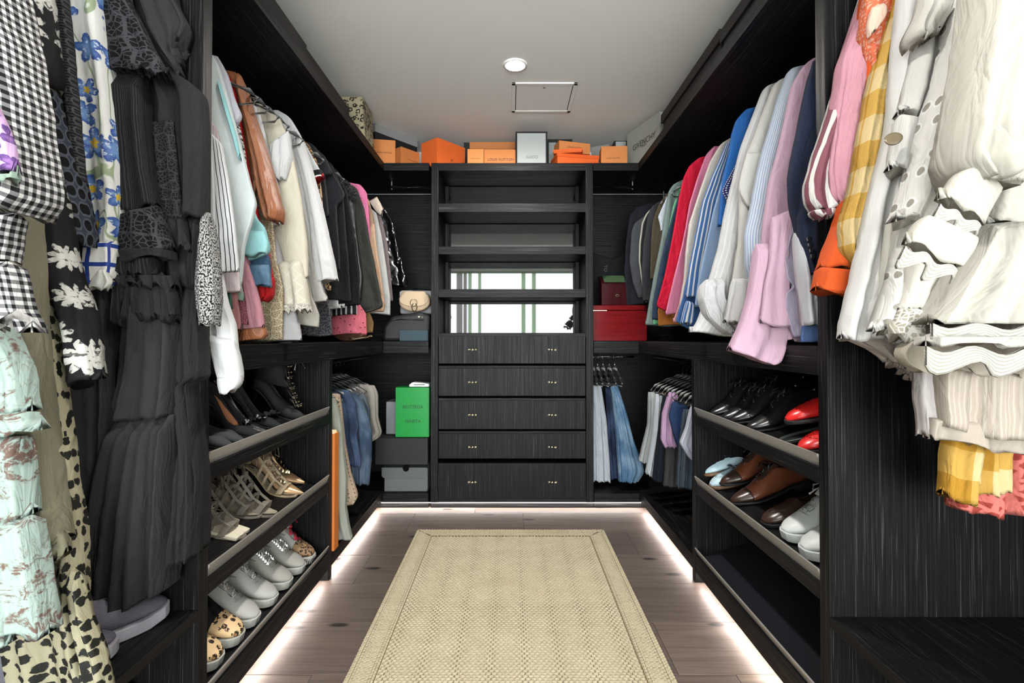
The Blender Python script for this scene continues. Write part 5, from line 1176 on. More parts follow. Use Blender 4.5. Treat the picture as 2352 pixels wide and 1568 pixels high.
def loafer(root, mu, ms, L=.275, W=.047, saddle=None, quilt=False, driver=False, orn=None, wt=ROUND):
    ss = [(0, .014), (.5, .010), (1, .014)]; hs = [(0, .056), (.15, .050), (.35, .040), (.5, .050), (.62, .048), (.8, .036), (.93, .024), (1, .010)]
    ops = [(0, .70), (.40, .72), (.47, .52), (.52, 0), (1, 0)]
    upper(L, W, wt, hs, ss, ops).obj('upper', mu, root, True, sub=1)
    sole(L, W, wt, ss, .012, .003).obj('sole', ms, root, False, bevel=.002)
    insole(L, W, wt, ss, .04, .48, .012).obj('insole', plain('shoe_lining_pale', rgb(186, 196, 200), .8), root)
    if saddle is not None:
        R_ = MB(); 
        for u in (.54, .63):
            R_.v += [tuple(ftop(L, W, wt, hs, ss, u, v)*1.0+Vector((0, 0, .003))) for v in (-1.1, -.7, -.3, 0, .3, .7, 1.1)]
        R_.f += [(j, j+1, j+8, j+7) for j in range(6)]; R_.obj('saddle_strap', saddle, root, True)
    if orn is not None:
        c = ftop(L, W, wt, hs, ss, .60, 0)+Vector((0, 0, .006))
        b = MB()
        for q in (-.022, .022): b.tube([c+Vector((.008*cos(a), q+.010*sin(a), 0)) for a in [k*pi/4 for k in range(9)]], .0022, 6)
        b.tube([c+Vector((0, -.022, .002)), c+Vector((0, .022, .002))], .003, 6); b.obj('snaffle', orn, root, True)
    m = MB()
    if quilt:
        for u in (.60, .67, .74, .81, .88): m.tube([ftop(L, W, wt, hs, ss, u-.05*abs(v), v)+Vector((0, 0, -.001)) for v in (-.8, -.4, 0, .4, .8)], .0016, 5)
    else: m.tube([ftop(L, W, wt, hs, ss, u, v) for u, v in ((.56, -.75), (.72, -.72), (.84, -.5), (.89, 0), (.84, .5), (.72, .72), (.56, .75))], .0018, 5)
    m.obj('seam', mu, root, True)
def slide(root, m, L=.25, W=.045):
    ss = [(0, .012), (1, .012)]; wt = [(0, .5), (.05, .72), (.3, .8), (.68, 1.0), (.9, .96), (.97, .9), (1, .86)]
    sole(L, W, wt, ss, .012, .001).obj('sole', m, root, False, bevel=.002)
    MB().tube([(.80*L, 0, .012), (.78*L, 0, .030), (.66*L, -.018, .044), (.5*L, -.036, .034), (.42*L, -.040, .012)], .0045, 8, flat=.5).obj('thong_strap', m, root, True)
    MB().tube([(.62*L, .030, .012), (.60*L, .028, .05), (.52*L, .006, .062), (.44*L, -.024, .05), (.42*L, -.034, .012)], .0045, 8, flat=.5).obj('toe_loop', m, root, True)
def boot(root, mu, H=.085, L=.235, W=.042):
    ss = HEEL(H); wt = ALMOND
    hs = [(0, .06), (.25, .05), (.45, .05), (.62, .05), (.75, .042), (.88, .030), (1, .012)]
    ops = [(0, .5), (.3, .5), (.5, 0), (1, 0)]
    upper(L, W, wt, hs, ss, ops).obj('upper', mu, root, True, sub=1)
    sole(L, W, wt, ss, .006).obj('sole', plain('black_sole', rgb(24, 22, 22), .6), root); stiletto(root, mu, H, .008, .022)
    R_ = []
    for i, (z, x, rx, ry) in enumerate(((H+.035, .072, .078, .036), (H+.07, .058, .060, .034), (H+.11, .050, .052, .036), (H+.16, .046, .054, .040), (H+.21, .044, .056, .042))):
        R_.append([(x+rx*cos(a), ry*sin(a), z) for a in [2*pi*k/16 for k in range(16)]])
    loft(R_).obj('shaft', mu, root, True)
    g = plain('pewter_leather', rgb(120, 112, 108), .35, .5, .5, nscale=60, nstr=.4); gs = plain('gold_stud', rgb(226, 206, 160), .22, metal=1.0)
    line = [(.20, .034), (.178, .052), (.150, .082), (.118, .118), (.104, .150), (.102, .19), (.102, .21)]
    for sg in (-1, 1):
        b = MB(); pts = [Vector((x, sg*(.010+.004*k/6), H*0+z+(.025 if k < 1 else .0) + (H-.085)+.085*(k > 1) - (.03 if k == 2 else 0))) for k, (x, z) in enumerate(line)]
        pts = [Vector((x+.004, sg*.012, z)) for x, z in ((.186, .052), (.160, .080), (.140, .112), (.118, .150), (.106, .195), (.102, .245), (.102, .292))]
        b.tube(pts, .016, 8, flat=.35); b.obj('stud_plate', g, root, True)
        s = MB()
        for i in range(len(pts)-1):
            for q in (0, .5):
                c = pts[i].lerp(pts[i+1], q)+Vector((.009, 0, .003)); s.tube([c, c+Vector((.005, 0, .003))], [.0055, .003], 6)
        s.obj('studs', gs, root, True)
    lc = plain('grey_cord', rgb(170, 166, 160), .7); b = MB()
    for k in range(7):
        x, z = ((.186, .060), (.160, .088), (.140, .120), (.120, .158), (.110, .2), (.106, .245), (.106, .285))[k]
        b.tube([(x+.010, -.02, z), (x+.020, 0, z+.008), (x+.010, .02, z+.004)], .002, 5)
    a = Vector((.112, 0, .270))
    for sg in (-1, 1):
        b.tube([a, a+Vector((.03, sg*.02, .03)), a+Vector((.07, sg*.04, .015)), a+Vector((.075, sg*.03, -.02)), a+Vector((.03, sg*.006, -.006)), a], .002, 5)
        b.tube([a, a+Vector((.03, sg*.012, -.03)), a+Vector((.05, sg*.05, -.07))], .002, 5)
    b.obj('laces', lc, root, True)

def on_shelf(k, sx, toe, L):
    """heel point on sloping shelf k (0 top, 1, 2) for a shoe whose toe tip is at |x| = toe"""
    zl0 = SH[k][1]; a = math.atan(TILT); hx = toe+L*cos(a)
    return hx, zl0-0.012+TILT*(hx-XF-0.018), a
def place(fn, name, label, k, sx, px, L, *args, toe=0.832, yaw=0.0, lift=0.0, roll=0.0, group=None, **kw):
    """px: photograph column of the toe tip, which fixes how far down the shelf the shoe stands"""
    Y = toe*F/abs(px-PX); hx, z, a = on_shelf(k, sx, toe, L)
    o = thing(name, label, 'shoe', (sx*hx, Y, z+lift), group, True)
    o.rotation_euler = (roll, a, (0 if sx < 0 else pi)+yaw); fn(o, *args, L=L, **kw); return o
suede = plain('black_suede', rgb(38, 38, 41), .9, .15, nscale=500, nstr=.2)
ribt = plain('ribbed_charcoal', rgb(52, 53, 58), .7, .3)
blea = plain('black_shoe_leather', rgb(24, 24, 26), .24, .6, nscale=38, nstr=.6)
tanl = plain('tan_lining', rgb(196, 134, 96), .35, .4)
darkl = plain('dark_lining', rgb(46, 44, 44), .5)
mesh_ = plain('black_mesh', rgb(30, 31, 34), .7, .3, nscale=700, nstr=.6)
clear = plain('clear_heel', rgb(190, 196, 200), .08, .6, Alpha=0.45)
# left, top shelf: dressy black shoes
place(pump, 'pump', 'charcoal ribbed pointed flat nearest the panel, in front of black pumps', 0, -1, 540, .23, ribt, darkl, H=.012)
place(pump, 'pump', 'charcoal ribbed pointed flat peeking behind its nearest mate', 0, -1, 567, .23, ribt, darkl, H=.012)
place(pump, 'pump', 'black suede pointed pump with glossy tan lining', 0, -1, 602, .235, suede, tanl, H=.09)
place(pump, 'pump', 'black suede pump with tan lining nearest the left panel', 0, -1, 552, .235, suede, tanl, H=.09, toe=0.93, yaw=0.25)
place(pump, 'pump', 'black slingback pump with clear block heel beside the tan lined pump', 0, -1, 620, .235, blea, darkl, H=.085, heelm=clear, extra='bow')
place(pump, 'pump', 'black suede pump with a wide bow strap before the laced boot', 0, -1, 652, .235, suede, darkl, H=.08, extra='bow')
place(boot, 'ankle_boot', 'black mesh peep toe ankle boot with studded lacing', 0, -1, 700, .235, mesh_)
# left, middle shelf: sandals
taup = plain('taupe_suede', rgb(122, 114, 104), .85, .2, nscale=300, nstr=.3)
tau2 = plain('sand_suede', rgb(166, 148, 122), .8, .2, nscale=300, nstr=.3)
gold = plain('rose_gold_leather', rgb(186, 150, 112), .3, .5, .35)
slidem = plain('cream_patent', rgb(222, 214, 192), .35, .5)
place(slide, 'slide', 'cream flat thong sandal in front, nearest the left panel', 1, -1, 560, .25, slidem, toe=.85)
place(slide, 'slide', 'cream flat thong sandal behind its mate, toe loop raised', 1, -1, 540, .25, slidem, toe=.905, yaw=-.05)
place(caged, 'sandal', 'taupe caged lace up sandal behind the cream thong sandals', 1, -1, 564, .235, taup, seed=1, toe=.84)
place(caged, 'sandal', 'taupe caged lace up sandal, middle of the three caged ones', 1, -1, 638, .235, taup, seed=2)
place(caged, 'sandal', 'sand coloured caged lace up sandal beside the studded pumps', 1, -1, 682, .235, tau2, seed=3, toe=.85)
place(caged, 'sandal', 'taupe caged lace up sandal half hidden behind the front taupe one', 1, -1, 600, .235, taup, seed=4, toe=.87)
place(pump, 'pump', 'rose gold pointed pump with gold studs and straps', 1, -1, 698, .235, gold, tau2, H=.075, extra='studs')
place(pump, 'pump', 'rose gold studded pump standing behind its mate', 1, -1, 700, .235, gold, tau2, H=.075, extra='studs', toe=.875)
# left, lowest shelf: sneakers
def uvless_leopard(name, a, b, c, cell):
    t = NT(name); t.flat = False; f = leopard(a, b, cell, c); MATS[name] = t.done(f(t, t.coord('Object')), .7, .2); return MATS[name]
lsh = uvless_leopard('leopard_pony_skin', 0xd9b98f, 0x2a201a, 0x9c7650, 0.021)
lsh2 = uvless_leopard('dark_leopard_canvas', 0x8a6f52, 0x1c1715, 0x5a4636, 0.012)
gsn = plain('pale_grey_leather', rgb(160, 160, 156), .55, .3, nscale=30, nstr=.3)
gsn2 = plain('pale_grey_suede', rgb(146, 144, 138), .85, .2, nscale=200, nstr=.3)
gso = plain('off_white_rubber', rgb(172, 172, 164), .6)
glc = plain('grey_lace', rgb(186, 183, 176), .8)
redlc = plain('red_lace', rgb(178, 40, 58), .6)
blkfab = plain('black_knit_shoe', rgb(26, 26, 28), .8, .2, nscale=200, nstr=.4)
def leo_slip(root, L): sneaker(root, blkfab, gso, glc, lsh, L, lace=False)
def grey_sn(root, L): sneaker(root, gsn, gso, glc, None, L)
def grey_sn2(root, L): sneaker(root, gsn2, gso, glc, None, L, studs=chrome)
def red_sn(root, L): sneaker(root, gsn, gso, redlc, lsh2, L, ridged=True, high=.03, lr=.0058)
place(leo_slip, 'sneaker', 'black slip-on sneaker with leopard toe, nearest the left panel', 2, -1, 506, .275)
place(leo_slip, 'sneaker', 'black slip-on sneaker with leopard toe beside the grey lace-ups', 2, -1, 554, .275)
for px, lb in ((591, 'pale grey leather lace-up sneaker beside the leopard toe slip-ons'), (632, 'pale grey leather lace-up sneaker, second grey one from the leopard slip-ons')):
    place(grey_sn, 'sneaker', lb, 2, -1, px, .28)
for px, lb in ((666, 'pale grey suede sneaker with pyramid studs, next to the leather pair'), (696, 'pale grey suede studded sneaker next to the red laced pair')):
    place(grey_sn2, 'sneaker', lb, 2, -1, px, .28)
for px, lb in ((718, 'white sneaker with red laces, ridged sole and leopard toe, nearer of the pair'), (747, 'red laced leopard toe sneaker against the low panel')):
    place(red_sn, 'sneaker', lb, 2, -1, px, .27)
# left bay: grey mesh sneakers and a patterned sandal
gme = plain('lilac_grey_mesh', rgb(92, 90, 100), .7, .3, nscale=420, nstr=1.0)
gms = plain('grey_rubber', rgb(140, 138, 146), .6)
def mesh_sn(root, L): sneaker(root, gme, gms, glc, None, L, W=.044, lace=False)
for tx, ty, yaw, lb in ((-.862, 1.268, 1.08, 'lilac grey mesh slip-on sneaker on the low shelf under black skirts'), (-.868, 1.115, 1.0, 'lilac grey mesh slip-on sneaker nearer the camera on the low shelf')):
    o = thing('sneaker', lb, 'shoe', (tx-.285*cos(yaw), ty-.285*sin(yaw), .364), None, True); o.rotation_euler = (0, 0, yaw); mesh_sn(o, .285)
p = P(380, 1530, 1.16); o = thing('sandal', 'black sandal with white zigzag straps under the low shelf', 'shoe', (-1.02, 1.06, .105), None, True); o.rotation_euler = (0, 0, .8)
zz = fab('zigzag_strap', tweed(0x151515, 0xd0d0cc, 60)); caged(o, plain('black_strap', rgb(30, 30, 32), .6), H=.03)
t = NT('zigzag_print'); MATS['zz'] = t.done(t.mix(t.step(t.noise(t.coord('Object'), 60, 1), .5, .53), rgb(20, 20, 20), rgb(215, 215, 208)), .6)
for ch in o.children:
    if 'strap' in ch.name: ch.data.materials[0] = MATS['zz']
o = thing('ankle_boot', 'black quilted suede boot lying under the low shelf', 'shoe', (-1.10, 1.235, .105), None, True); o.rotation_euler = (0, 0, .1)
derby(o, suede, ribt, blea, lace=False, shaft=.03)

# right, top shelf: black lace-ups and red loafers
redq = plain('red_quilted_leather', rgb(206, 34, 32), .3, .5, nscale=60, nstr=.3)
brog = plain('brown_leather', rgb(104, 58, 38), .3, .5, nscale=20, nstr=.2)
dbro = plain('dark_brown_leather', rgb(54, 38, 30), .28, .5, nscale=20, nstr=.2)
lblu = plain('light_blue_leather', rgb(176, 200, 210), .35, .5, nscale=40, nstr=.15)
blc = plain('black_lace_cord', rgb(44, 44, 46), .4); rub = plain('black_rubber', rgb(24, 24, 26), .6)
wl = plain('white_leather', rgb(190, 194, 192), .42, .4, nscale=30, nstr=.12)
for px, toe, yaw, lb in ((1628, .832, 0.05, 'black leather derby farthest along, against the low panel'), (1656, .832, 0.03, 'black leather derby second from the low panel'), (1680, .84, -.05, 'black leather derby, middle of the five black shoes'),
                         (1712, .835, 0.06, 'black leather wingtip with long toe beside the red loafers'), (1704, .93, .06, 'black leather lace-up standing behind the middle derby')):
    place(derby, 'derby_shoe', lb, 0, 1, px, .285, blea, rub, blc, toe=toe, yaw=yaw, shaft=.02 if px < 1640 else 0)
def red_loaf(root, L): loafer(root, redq, rub, L, quilt=True)
place(red_loaf, 'loafer', 'red quilted loafer leaning above its mate by the right panel', 0, 1, 1822, .27, toe=.832, lift=.075, yaw=-.15)
place(red_loaf, 'loafer', 'red quilted loafer lower, nearest the right panel', 0, 1, 1838, .27, toe=.838)
def insole_only(root, L): insole(L, .046, ROUND, [(0, 0), (1, 0)], 0, 1, .004).obj('footbed', plain('sage_footbed', rgb(96, 106, 100), .8), root); sole(L, .046, ROUND, [(0, 0), (1, 0)], -.004, 0).obj('sole', rub, root)
place(insole_only, 'flat_sandal', 'sage green footbed lying in front of the black wingtip', 0, 1, 1786, .26, toe=.84, lift=.004)
# right, middle shelf
def blue_loaf(root, L): loafer(root, lblu, plain('tan_sole', rgb(120, 92, 66), .6), L, saddle=lblu, orn=plain('dark_bit', rgb(60, 62, 66), .3, metal=.8))
place(blue_loaf, 'loafer', 'light blue leather loafer with metal bit by the low panel', 1, 1, 1608, .27, toe=.832, lift=.035, yaw=.1)
place(blue_loaf, 'loafer', 'light blue leather loafer next to the brown brogue', 1, 1, 1632, .27, toe=.838)
place(blue_loaf, 'loafer', 'light blue leather loafer further back on the shelf', 1, 1, 1752, .27, toe=1.0)
def brogue(root, L): derby(root, brog, rub, blc, L, toe=dbro)
place(brogue, 'brogue', 'two tone brown brogue with dark toe cap in the middle of the shelf', 1, 1, 1680, .30, toe=.836)
place(brogue, 'brogue', 'two tone brown brogue behind, next to the light blue loafers', 1, 1, 1652, .30, toe=.86, yaw=.06, lift=.02)
def brown_loaf(root, L): loafer(root, dbro, rub, L, saddle=dbro)
place(brown_loaf, 'loafer', 'dark brown leather loafer beside the white sneakers', 1, 1, 1752, .28, toe=.845)
def tan_loaf(root, L): loafer(root, plain('tan_leather', rgb(150, 96, 54), .4, nscale=30, nstr=.2), rub, L)
place(tan_loaf, 'loafer', 'tan leather loafer at the back behind the brown brogue', 1, 1, 1785, .27, toe=1.03)
def white_sn(root, L): sneaker(root, wl, wl, wl, None, L, W=.054)
place(white_sn, 'sneaker', 'white leather sneaker beside the dark brown loafer', 1, 1, 1798, .29, toe=.85, yaw=.04)
place(white_sn, 'sneaker', 'white leather sneaker nearest the right panel', 1, 1, 1846, .29, toe=.84)
# ------------------------------------------------------------------ boxes on the top shelves
INK = plain('box_print_black', rgb(38, 28, 20), .6)
def card(col, rough=.7):
    c = rgb(*col); return plain('card_%02x%02x%02x' % col, (c[0]*.68, c[1]*.68, c[2]*.68, 1), rough, .3, nscale=250, nstr=.05)
def carton(name, label, a, b, top, depth, col, z0=Z_TOP1+.001, lid=None, texts=(), group=None, cat='box', edge=None, rough=.7):
    """a, b: (pixel column, depth Y) of the left and right end of the face we see; top: pixel row of its top at a"""
    A_, B_ = P(a[0], 0, a[1]), P(b[0], 0, b[1]); A_.z = B_.z = 0
    h = P(a[0], top, a[1]).z-z0; d = (B_-A_); w = d.length; d.normalize(); n = Vector((-d.y, d.x, 0)); n = n if n.y > 0 or (abs(n.y) < .3 and n.x*A_.x > 0) else -n
    mat = card(col, rough)
    root = thing(name, label, cat, (A_+B_)/2+Vector((0, 0, z0)), group)
    def slab(nm, m, e, za, zb, par, s0=0.0):
        q = [A_-d*e-n*e, B_+d*e-n*e, B_+d*e+n*(depth+e), A_-d*e+n*(depth+e)]
        return MB().prism([(p.x, p.y, z0+za) for p in q], (0, 0, zb-za)).obj(nm, m, par, bevel=.0015)
    lh = lid[0] if lid else 0
    slab('body', mat, 0, 0, h-(lh and .004), root)
    if lid:
        lm = card(lid[1], rough)
        slab('lid', lm, .003, h-lh, h, root)
    if edge is not None:
        em = card(edge[1], .6)
        q0 = A_+d*edge[0]-n*.0015; q1 = B_-d*edge[0]-n*.0015
        MB().prism([(q0.x, q0.y, z0+.004), (q1.x, q1.y, z0+.004), (q1.x, q1.y, z0+h-edge[0]), (q0.x, q0.y, z0+h-edge[0])], n*.003).obj('front_panel', em, root)
    for tx, u, v, wd, m in texts:      # text, centre as fractions of the face, width as a fraction
        c = A_.lerp(B_, u)-n*(.0035 if (lid and v > 1-lh/h) or edge is not None else .0008); c.z = z0+h*v
        lettering(tx, m, root, c, d, (0, 0, 1), width=w*wd)
    return root, (A_, B_, d, n, w, h)
OR, LT, DK = (226, 142, 78), (232, 150, 84), (40, 40, 42)
BK_ = plain('box_foil_black', rgb(24, 22, 22), .4)
carton('gift_box', 'tall orange card box at the left end of the back top shelf', (846, 3.126), (909, 3.155), 318, .04, OR, texts=[('LOUIS VUITTON', .60, .46, .55, INK)])
carton('gift_box', 'small orange card box turned away beside the tall orange one', (922, 3.13), (964, 3.24), 336, .12, (206, 124, 66), texts=[('LOUIS VUITTON', .62, .36, .5, INK)])
carton('shoe_box', 'large black box with a grey lid pushed into the left corner', (863, 3.16), (959, 3.425), 282, .10, (30, 30, 32), lid=(.055, (150, 150, 150)))
carton('shoe_box', 'dark brown box left of the bright orange cube', (973, 3.26), (1006, 3.26), 338, .16, (58, 44, 38), lid=(.03, (74, 54, 44)))
carton('gift_box', 'bright orange cube box with a slanting top edge', (1005, 3.15), (1069, 3.33), 315, .16, (240, 110, 44), texts=[('H', .5, .33, .06, BK_)])
carton('storage_box', 'wide tan box with lid at the back behind the lettered orange boxes', (1080, 3.40), (1182, 3.40), 326, .20, (196, 122, 66), lid=(.045, (200, 126, 72)))
carton('gift_box', 'black box standing between the orange cube and the tan box', (1066, 3.44), (1080, 3.44), 327, .15, (30, 28, 28))
carton('gift_box', 'small pale orange box at the foot of the wide tan box', (1074, 3.15), (1111, 3.15), 342, .07, LT, texts=[('LOUIS VUITTON', .5, .37, .55, INK)])
carton('gift_box', 'wide orange box with large dark lettering along its bottom', (1112, 3.17), (1184, 3.17), 343, .14, (222, 138, 76), texts=[('LOUIS VUITTON', .53, .36, .82, INK)])
carton('gift_box', 'square pale grey box framed in black, tallest on the back shelf', (1184, 3.14), (1257, 3.14), 302, .16, (28, 28, 28), edge=(.011, (176, 180, 178)), texts=[('GUCCI', .52, .20, .36, plain('box_print_grey', rgb(84, 86, 86), .5))])
carton('gift_box', 'black box behind the square pale grey box', (1256, 3.42), (1314, 3.42), 310, .18, (26, 26, 27))
carton('gift_box', 'small pale grey box standing just right of the black framed box', (1260, 3.30), (1277, 3.30), 327, .10, (150, 154, 152))
zb = Z_TOP1+.001
f1 = carton('flat_box', 'flat bright orange box at the bottom of the small stack', (1280, 3.15), (1374, 3.20), 351, .20, (240, 104, 38), lid=(.022, (236, 98, 34)))
h1 = f1[1][5]
f2 = carton('flat_box', 'flat bright orange box turned on top of another flat one', (1271, 3.17), (1336, 3.14), 344, .16, (240, 110, 44), z0=zb+h1+.004, lid=(.016, (238, 104, 40)))
carton('gift_box', 'orange lettered box riding on the two flat orange boxes', (1284, 3.20), (1355, 3.26), 322, .09, OR, z0=zb+h1+f2[1][5]+.007, texts=[('LOUIS VUITTON', .5, .48, .46, INK)])
carton('gift_box', 'pale grey box behind the orange boxes on the right', (1357, 3.42), (1399, 3.36), 338, .12, (150, 152, 148))
carton('gift_box', 'white box with a black rim peeking over an orange box', (1410, 3.45), (1440, 3.45), 322, .10, (30, 30, 30), edge=(.010, (190, 194, 192)))
carton('gift_box', 'orange lettered box nearest the big grey box on the right', (1380, 3.16), (1440, 3.15), 336, .10, OR, texts=[('LOUIS VUITTON', .46, .34, .5, INK)])
carton('storage_box', 'large pale grey lettered box leaning along the right top shelf', (1439, 3.27), (1514, 2.93), 309, .16, (176, 178, 170), texts=[('GIVENCHY', .55, .50, .68, plain('box_print_charcoal', rgb(44, 44, 44), .5)), ('PARIS', .55, .40, .14, MATS['box_print_charcoal'])])
# black lidded boxes along the side shelves
def side_box(label, sx, x0, x1, y0, y1, h, lidh=.05, over=.012):
    o = thing('storage_box', label, 'box', (sx*(x0+x1)/2, (y0+y1)/2, Z_TOP1))
    bm_ = plain('black_box_card', rgb(34, 32, 32), .6, .3, nscale=60, nstr=.1)
    bx('body', bm_, sx*x0, sx*x1, y0, y1, Z_TOP1+.001, Z_TOP1+h-.002, o, .002)
    bx('lid', bm_, sx*(x0-over), sx*(x1+over), y0-over, y1+over, Z_TOP1+h-lidh, Z_TOP1+h, o, .003)
side_box('long black lidded box on the left top shelf, nearer of two', -1, .84, 1.2, 1.45, 2.02, .10)
side_box('long black lidded box on the left top shelf beside the leopard bag', -1, .86, 1.2, 2.06, 2.62, .115)
side_box('tall black lidded box on the right top shelf nearest the panel', 1, .84, 1.2, 1.40, 1.98, .13)
side_box('black lidded box on the right top shelf beside the pale grey box', 1, .85, 1.2, 2.03, 2.80, .16)
t = NT('leopard_cloth'); t.flat = False; MATS['leopard_cloth'] = t.done(leopard(0x8f866e, 0x1c1814, 0.030)(t, t.coord('Object')), .8, .2)
o = thing('storage_bag', 'leopard print soft bag standing on the left top shelf near the ceiling', 'bag', (-.98, 2.78, Z_TOP1))
m = MB().prism([(-.795, 2.72, Z_TOP1+.001), (-1.06, 2.72, Z_TOP1+.001), (-1.06, 2.74, 2.37), (-.812, 2.74, 2.37)], (0.0, .20, 0)); m.obj('body', MATS['leopard_cloth'], o, bevel=.012)
MB().tube([(-1.0, 2.80, 2.365), (-.98, 2.80, 2.385), (-.92, 2.80, 2.385), (-.90, 2.80, 2.365)], .006, 6).obj('handle', MATS['leopard_cloth'], o, True)

# ------------------------------------------------------------------ corner of the waist shelf, left: bags
beige = plain('beige_leather', rgb(172, 150, 122), .45, .4, nscale=60, nstr=.15)
def saddle(label, x0, x1, y, z0, h, d, m, ring=True, name='handbag'):
    o = thing(name, label, 'bag', ((x0+x1)/2, y, z0)); w = x1-x0; pts = []
    for k in range(13):
        a = pi*k/12; pts.append(((x0+x1)/2-w/2*cos(a)*(1 if k not in (0, 12) else .98), y, z0+h*.62-h*.62*sin(a)**.75))
    pts += [(x1-.012, y, z0+h*.85), (x1-.03, y, z0+h), (x0+.03, y, z0+h), (x0+.012, y, z0+h*.85)]
    MB().prism(pts, (0, d, 0)).obj('body', m, o, bevel=.012)
    fp = []
    for k in range(13):
        a = pi*k/12; fp.append(((x0+x1)/2-w*.47*cos(a), y-.004, z0+h*.66-h*.42*sin(a)**.8))
    fp += [(x1-.03, y-.004, z0+h+.002), (x0+.03, y-.004, z0+h+.002)]
    MB().prism(fp, (0, -.006, 0)).obj('flap', m, o, bevel=.003)
    if ring:
        c = Vector(((x0+x1)/2, y-.014, z0+h*.45)); MB().tube([c+Vector((.022*cos(q), 0, .022*sin(q))) for q in [k*2*pi/16 for k in range(17)]], .003, 6).obj('ring_clasp', brass, o, True)
        MB().tube([c+Vector((.016*cos(q)+.005, -.004, -.03+.026*sin(q))) for q in [radians(d_) for d_ in range(-250, 71, 20)]], .0035, 6).obj('ring_clasp', chrome, o, True)
    return o
saddle('beige leather saddle handbag with ring clasp on top of the black bag', -.715, -.515, 3.20, 1.215, .125, .07, beige)
o = thing('tote_bag', 'black soft nylon bag under the beige saddle handbag', 'bag', (-.66, 3.24, Z_MID1))
bn = plain('black_nylon', rgb(24, 24, 26), .55, .4, nscale=14, nstr=.5)
MB().prism([(-.815, 3.20, Z_MID1+.001), (-.52, 3.20, Z_MID1+.001), (-.515, 3.20, 1.20), (-.58, 3.20, 1.212), (-.76, 3.20, 1.185), (-.81, 3.20, 1.12)], (0, .15, 0)).obj('body', bn, o, bevel=.018)
MB().tube([(-.60, 3.195, 1.175), (-.585, 3.19, 1.182), (-.56, 3.195, 1.178)], .005, 8).obj('clasp', brass, o, True)
MB().tube([(-.79, 3.19, 1.15), (-.70, 3.185, 1.165), (-.55, 3.19, 1.16)], .004, 6).obj('zip', bn, o, True)
MB().tube([(-.60, 3.192, 1.10), (-.60, 3.188, 1.06)], .004, 6).obj('zip_pull', chrome, o)
carton('gift_box', 'small slate blue box in front of the black nylon bag', (920, 3.165), (985, 3.165), 758, .03, (58, 78, 88), z0=Z_MID1+.001)
o = thing('handbag', 'silver tweed flap bag behind the beige saddle handbag', 'bag', (-.64, 3.34, 1.20))
bx('body', plain('silver_tweed', rgb(150, 150, 150), .7, nscale=300, nstr=.8), -.73, -.52, 3.31, 3.37, 1.205, 1.36, o, .012)
MB().tube([(-.71, 3.33, 1.36), (-.62, 3.32, 1.372), (-.53, 3.33, 1.36)], .006, 8).obj('handle', bn, o, True)
MB().prism([(-.73, 3.306, 1.29), (-.52, 3.306, 1.29), (-.52, 3.306, 1.35), (-.73, 3.306, 1.35)], (0, -.006, 0)).obj('flap', MATS['silver_tweed'], o, bevel=.002)
saddle('brown leather shoulder bag lying at the foot of the coral dress', -.98, -.815, 2.78, Z_MID1+.002, .075, .09, plain('saddle_brown_leather', rgb(96, 64, 44), .4, nscale=40, nstr=.3), False)
o = thing('strap', 'cream leather strap coiled beside the brown shoulder bag', 'strap', (-.82, 2.82, Z_MID1))
MB().tube([(-.90, 2.80, Z_MID1+.012), (-.86, 2.74, Z_MID1+.016), (-.80, 2.76, Z_MID1+.02), (-.785, 2.82, Z_MID1+.03), (-.82, 2.88, Z_MID1+.02), (-.88, 2.88, Z_MID1+.014)], .011, 8, flat=.5).obj('loop', beige, o, True)
o = thing('shoe', 'black and white shoe tip on the waist shelf by the grey dress', 'shoe', (-1.08, 1.95, Z_MID1+.002), None, True); o.rotation_euler = (0, 0, 0)
loafer(o, MATS['zz'], rub, .25)

# right corner: lacquered boxes
mah = NT('mahogany_lacquer'); cg = mah.noise(mah.map(mah.coord('Object'), (3, 3, 60)), 1.0, 4.0, .6, 1.0)
mahm = mah.done(mah.mix(cg, rgb(70, 10, 14), rgb(116, 24, 28)), .10, .6)
mah2 = NT('dark_mahogany_lacquer'); cg = mah2.noise(mah2.map(mah2.coord('Object'), (3, 3, 60)), 1.0, 4.0, .6, 1.0)
mahd = mah2.done(mah2.mix(cg, rgb(28, 8, 11), rgb(62, 18, 23)), .10, .6)
o = thing('jewellery_box', 'large glossy red mahogany box on the waist shelf in the right corner', 'box', (.68, 3.2, Z_MID1))
bx('body', mahm, .512, .850, 3.16, 3.40, Z_MID1+.001, 1.218, o, .003); bx('lid', mahm, .511, .851, 3.158, 3.402, 1.2205, 1.252, o, .004)
bx('hinge_line', brass, .512, .60, 3.1575, 3.162, 1.2175, 1.2205, o, 0)
o = thing('watch_box', 'small dark mahogany watch box with a sloped glass lid', 'box', (.67, 3.24, 1.253))
bx('body', mahd, .572, .775, 3.19, 3.36, 1.2535, 1.392, o, .003)
MB().prism([(.572, 3.19, 1.392), (.775, 3.19, 1.392), (.755, 3.30, 1.45), (.572, 3.30, 1.45)], (0, .05, -.01)).obj('lid', mahd, o, bevel=.002)
MB().prism([(.59, 3.194, 1.3995), (.745, 3.194, 1.3995), (.728, 3.29, 1.4505), (.59, 3.29, 1.4505)], (0, -.002, .004)).obj('lid_window', plain('green_glass', rgb(62, 84, 60), .03, .9, IOR=1.7), o)
MB().tube([(.672+.010*cos(q), 3.187, 1.315+.007*sin(q)) for q in [k*2*pi/12 for k in range(13)]], .003, 6).obj('lock', brass, o, True)
o = thing('tote_bag', 'dark cloth bag with grey letters standing behind the watch box', 'bag', (.66, 3.5, Z_MID1))
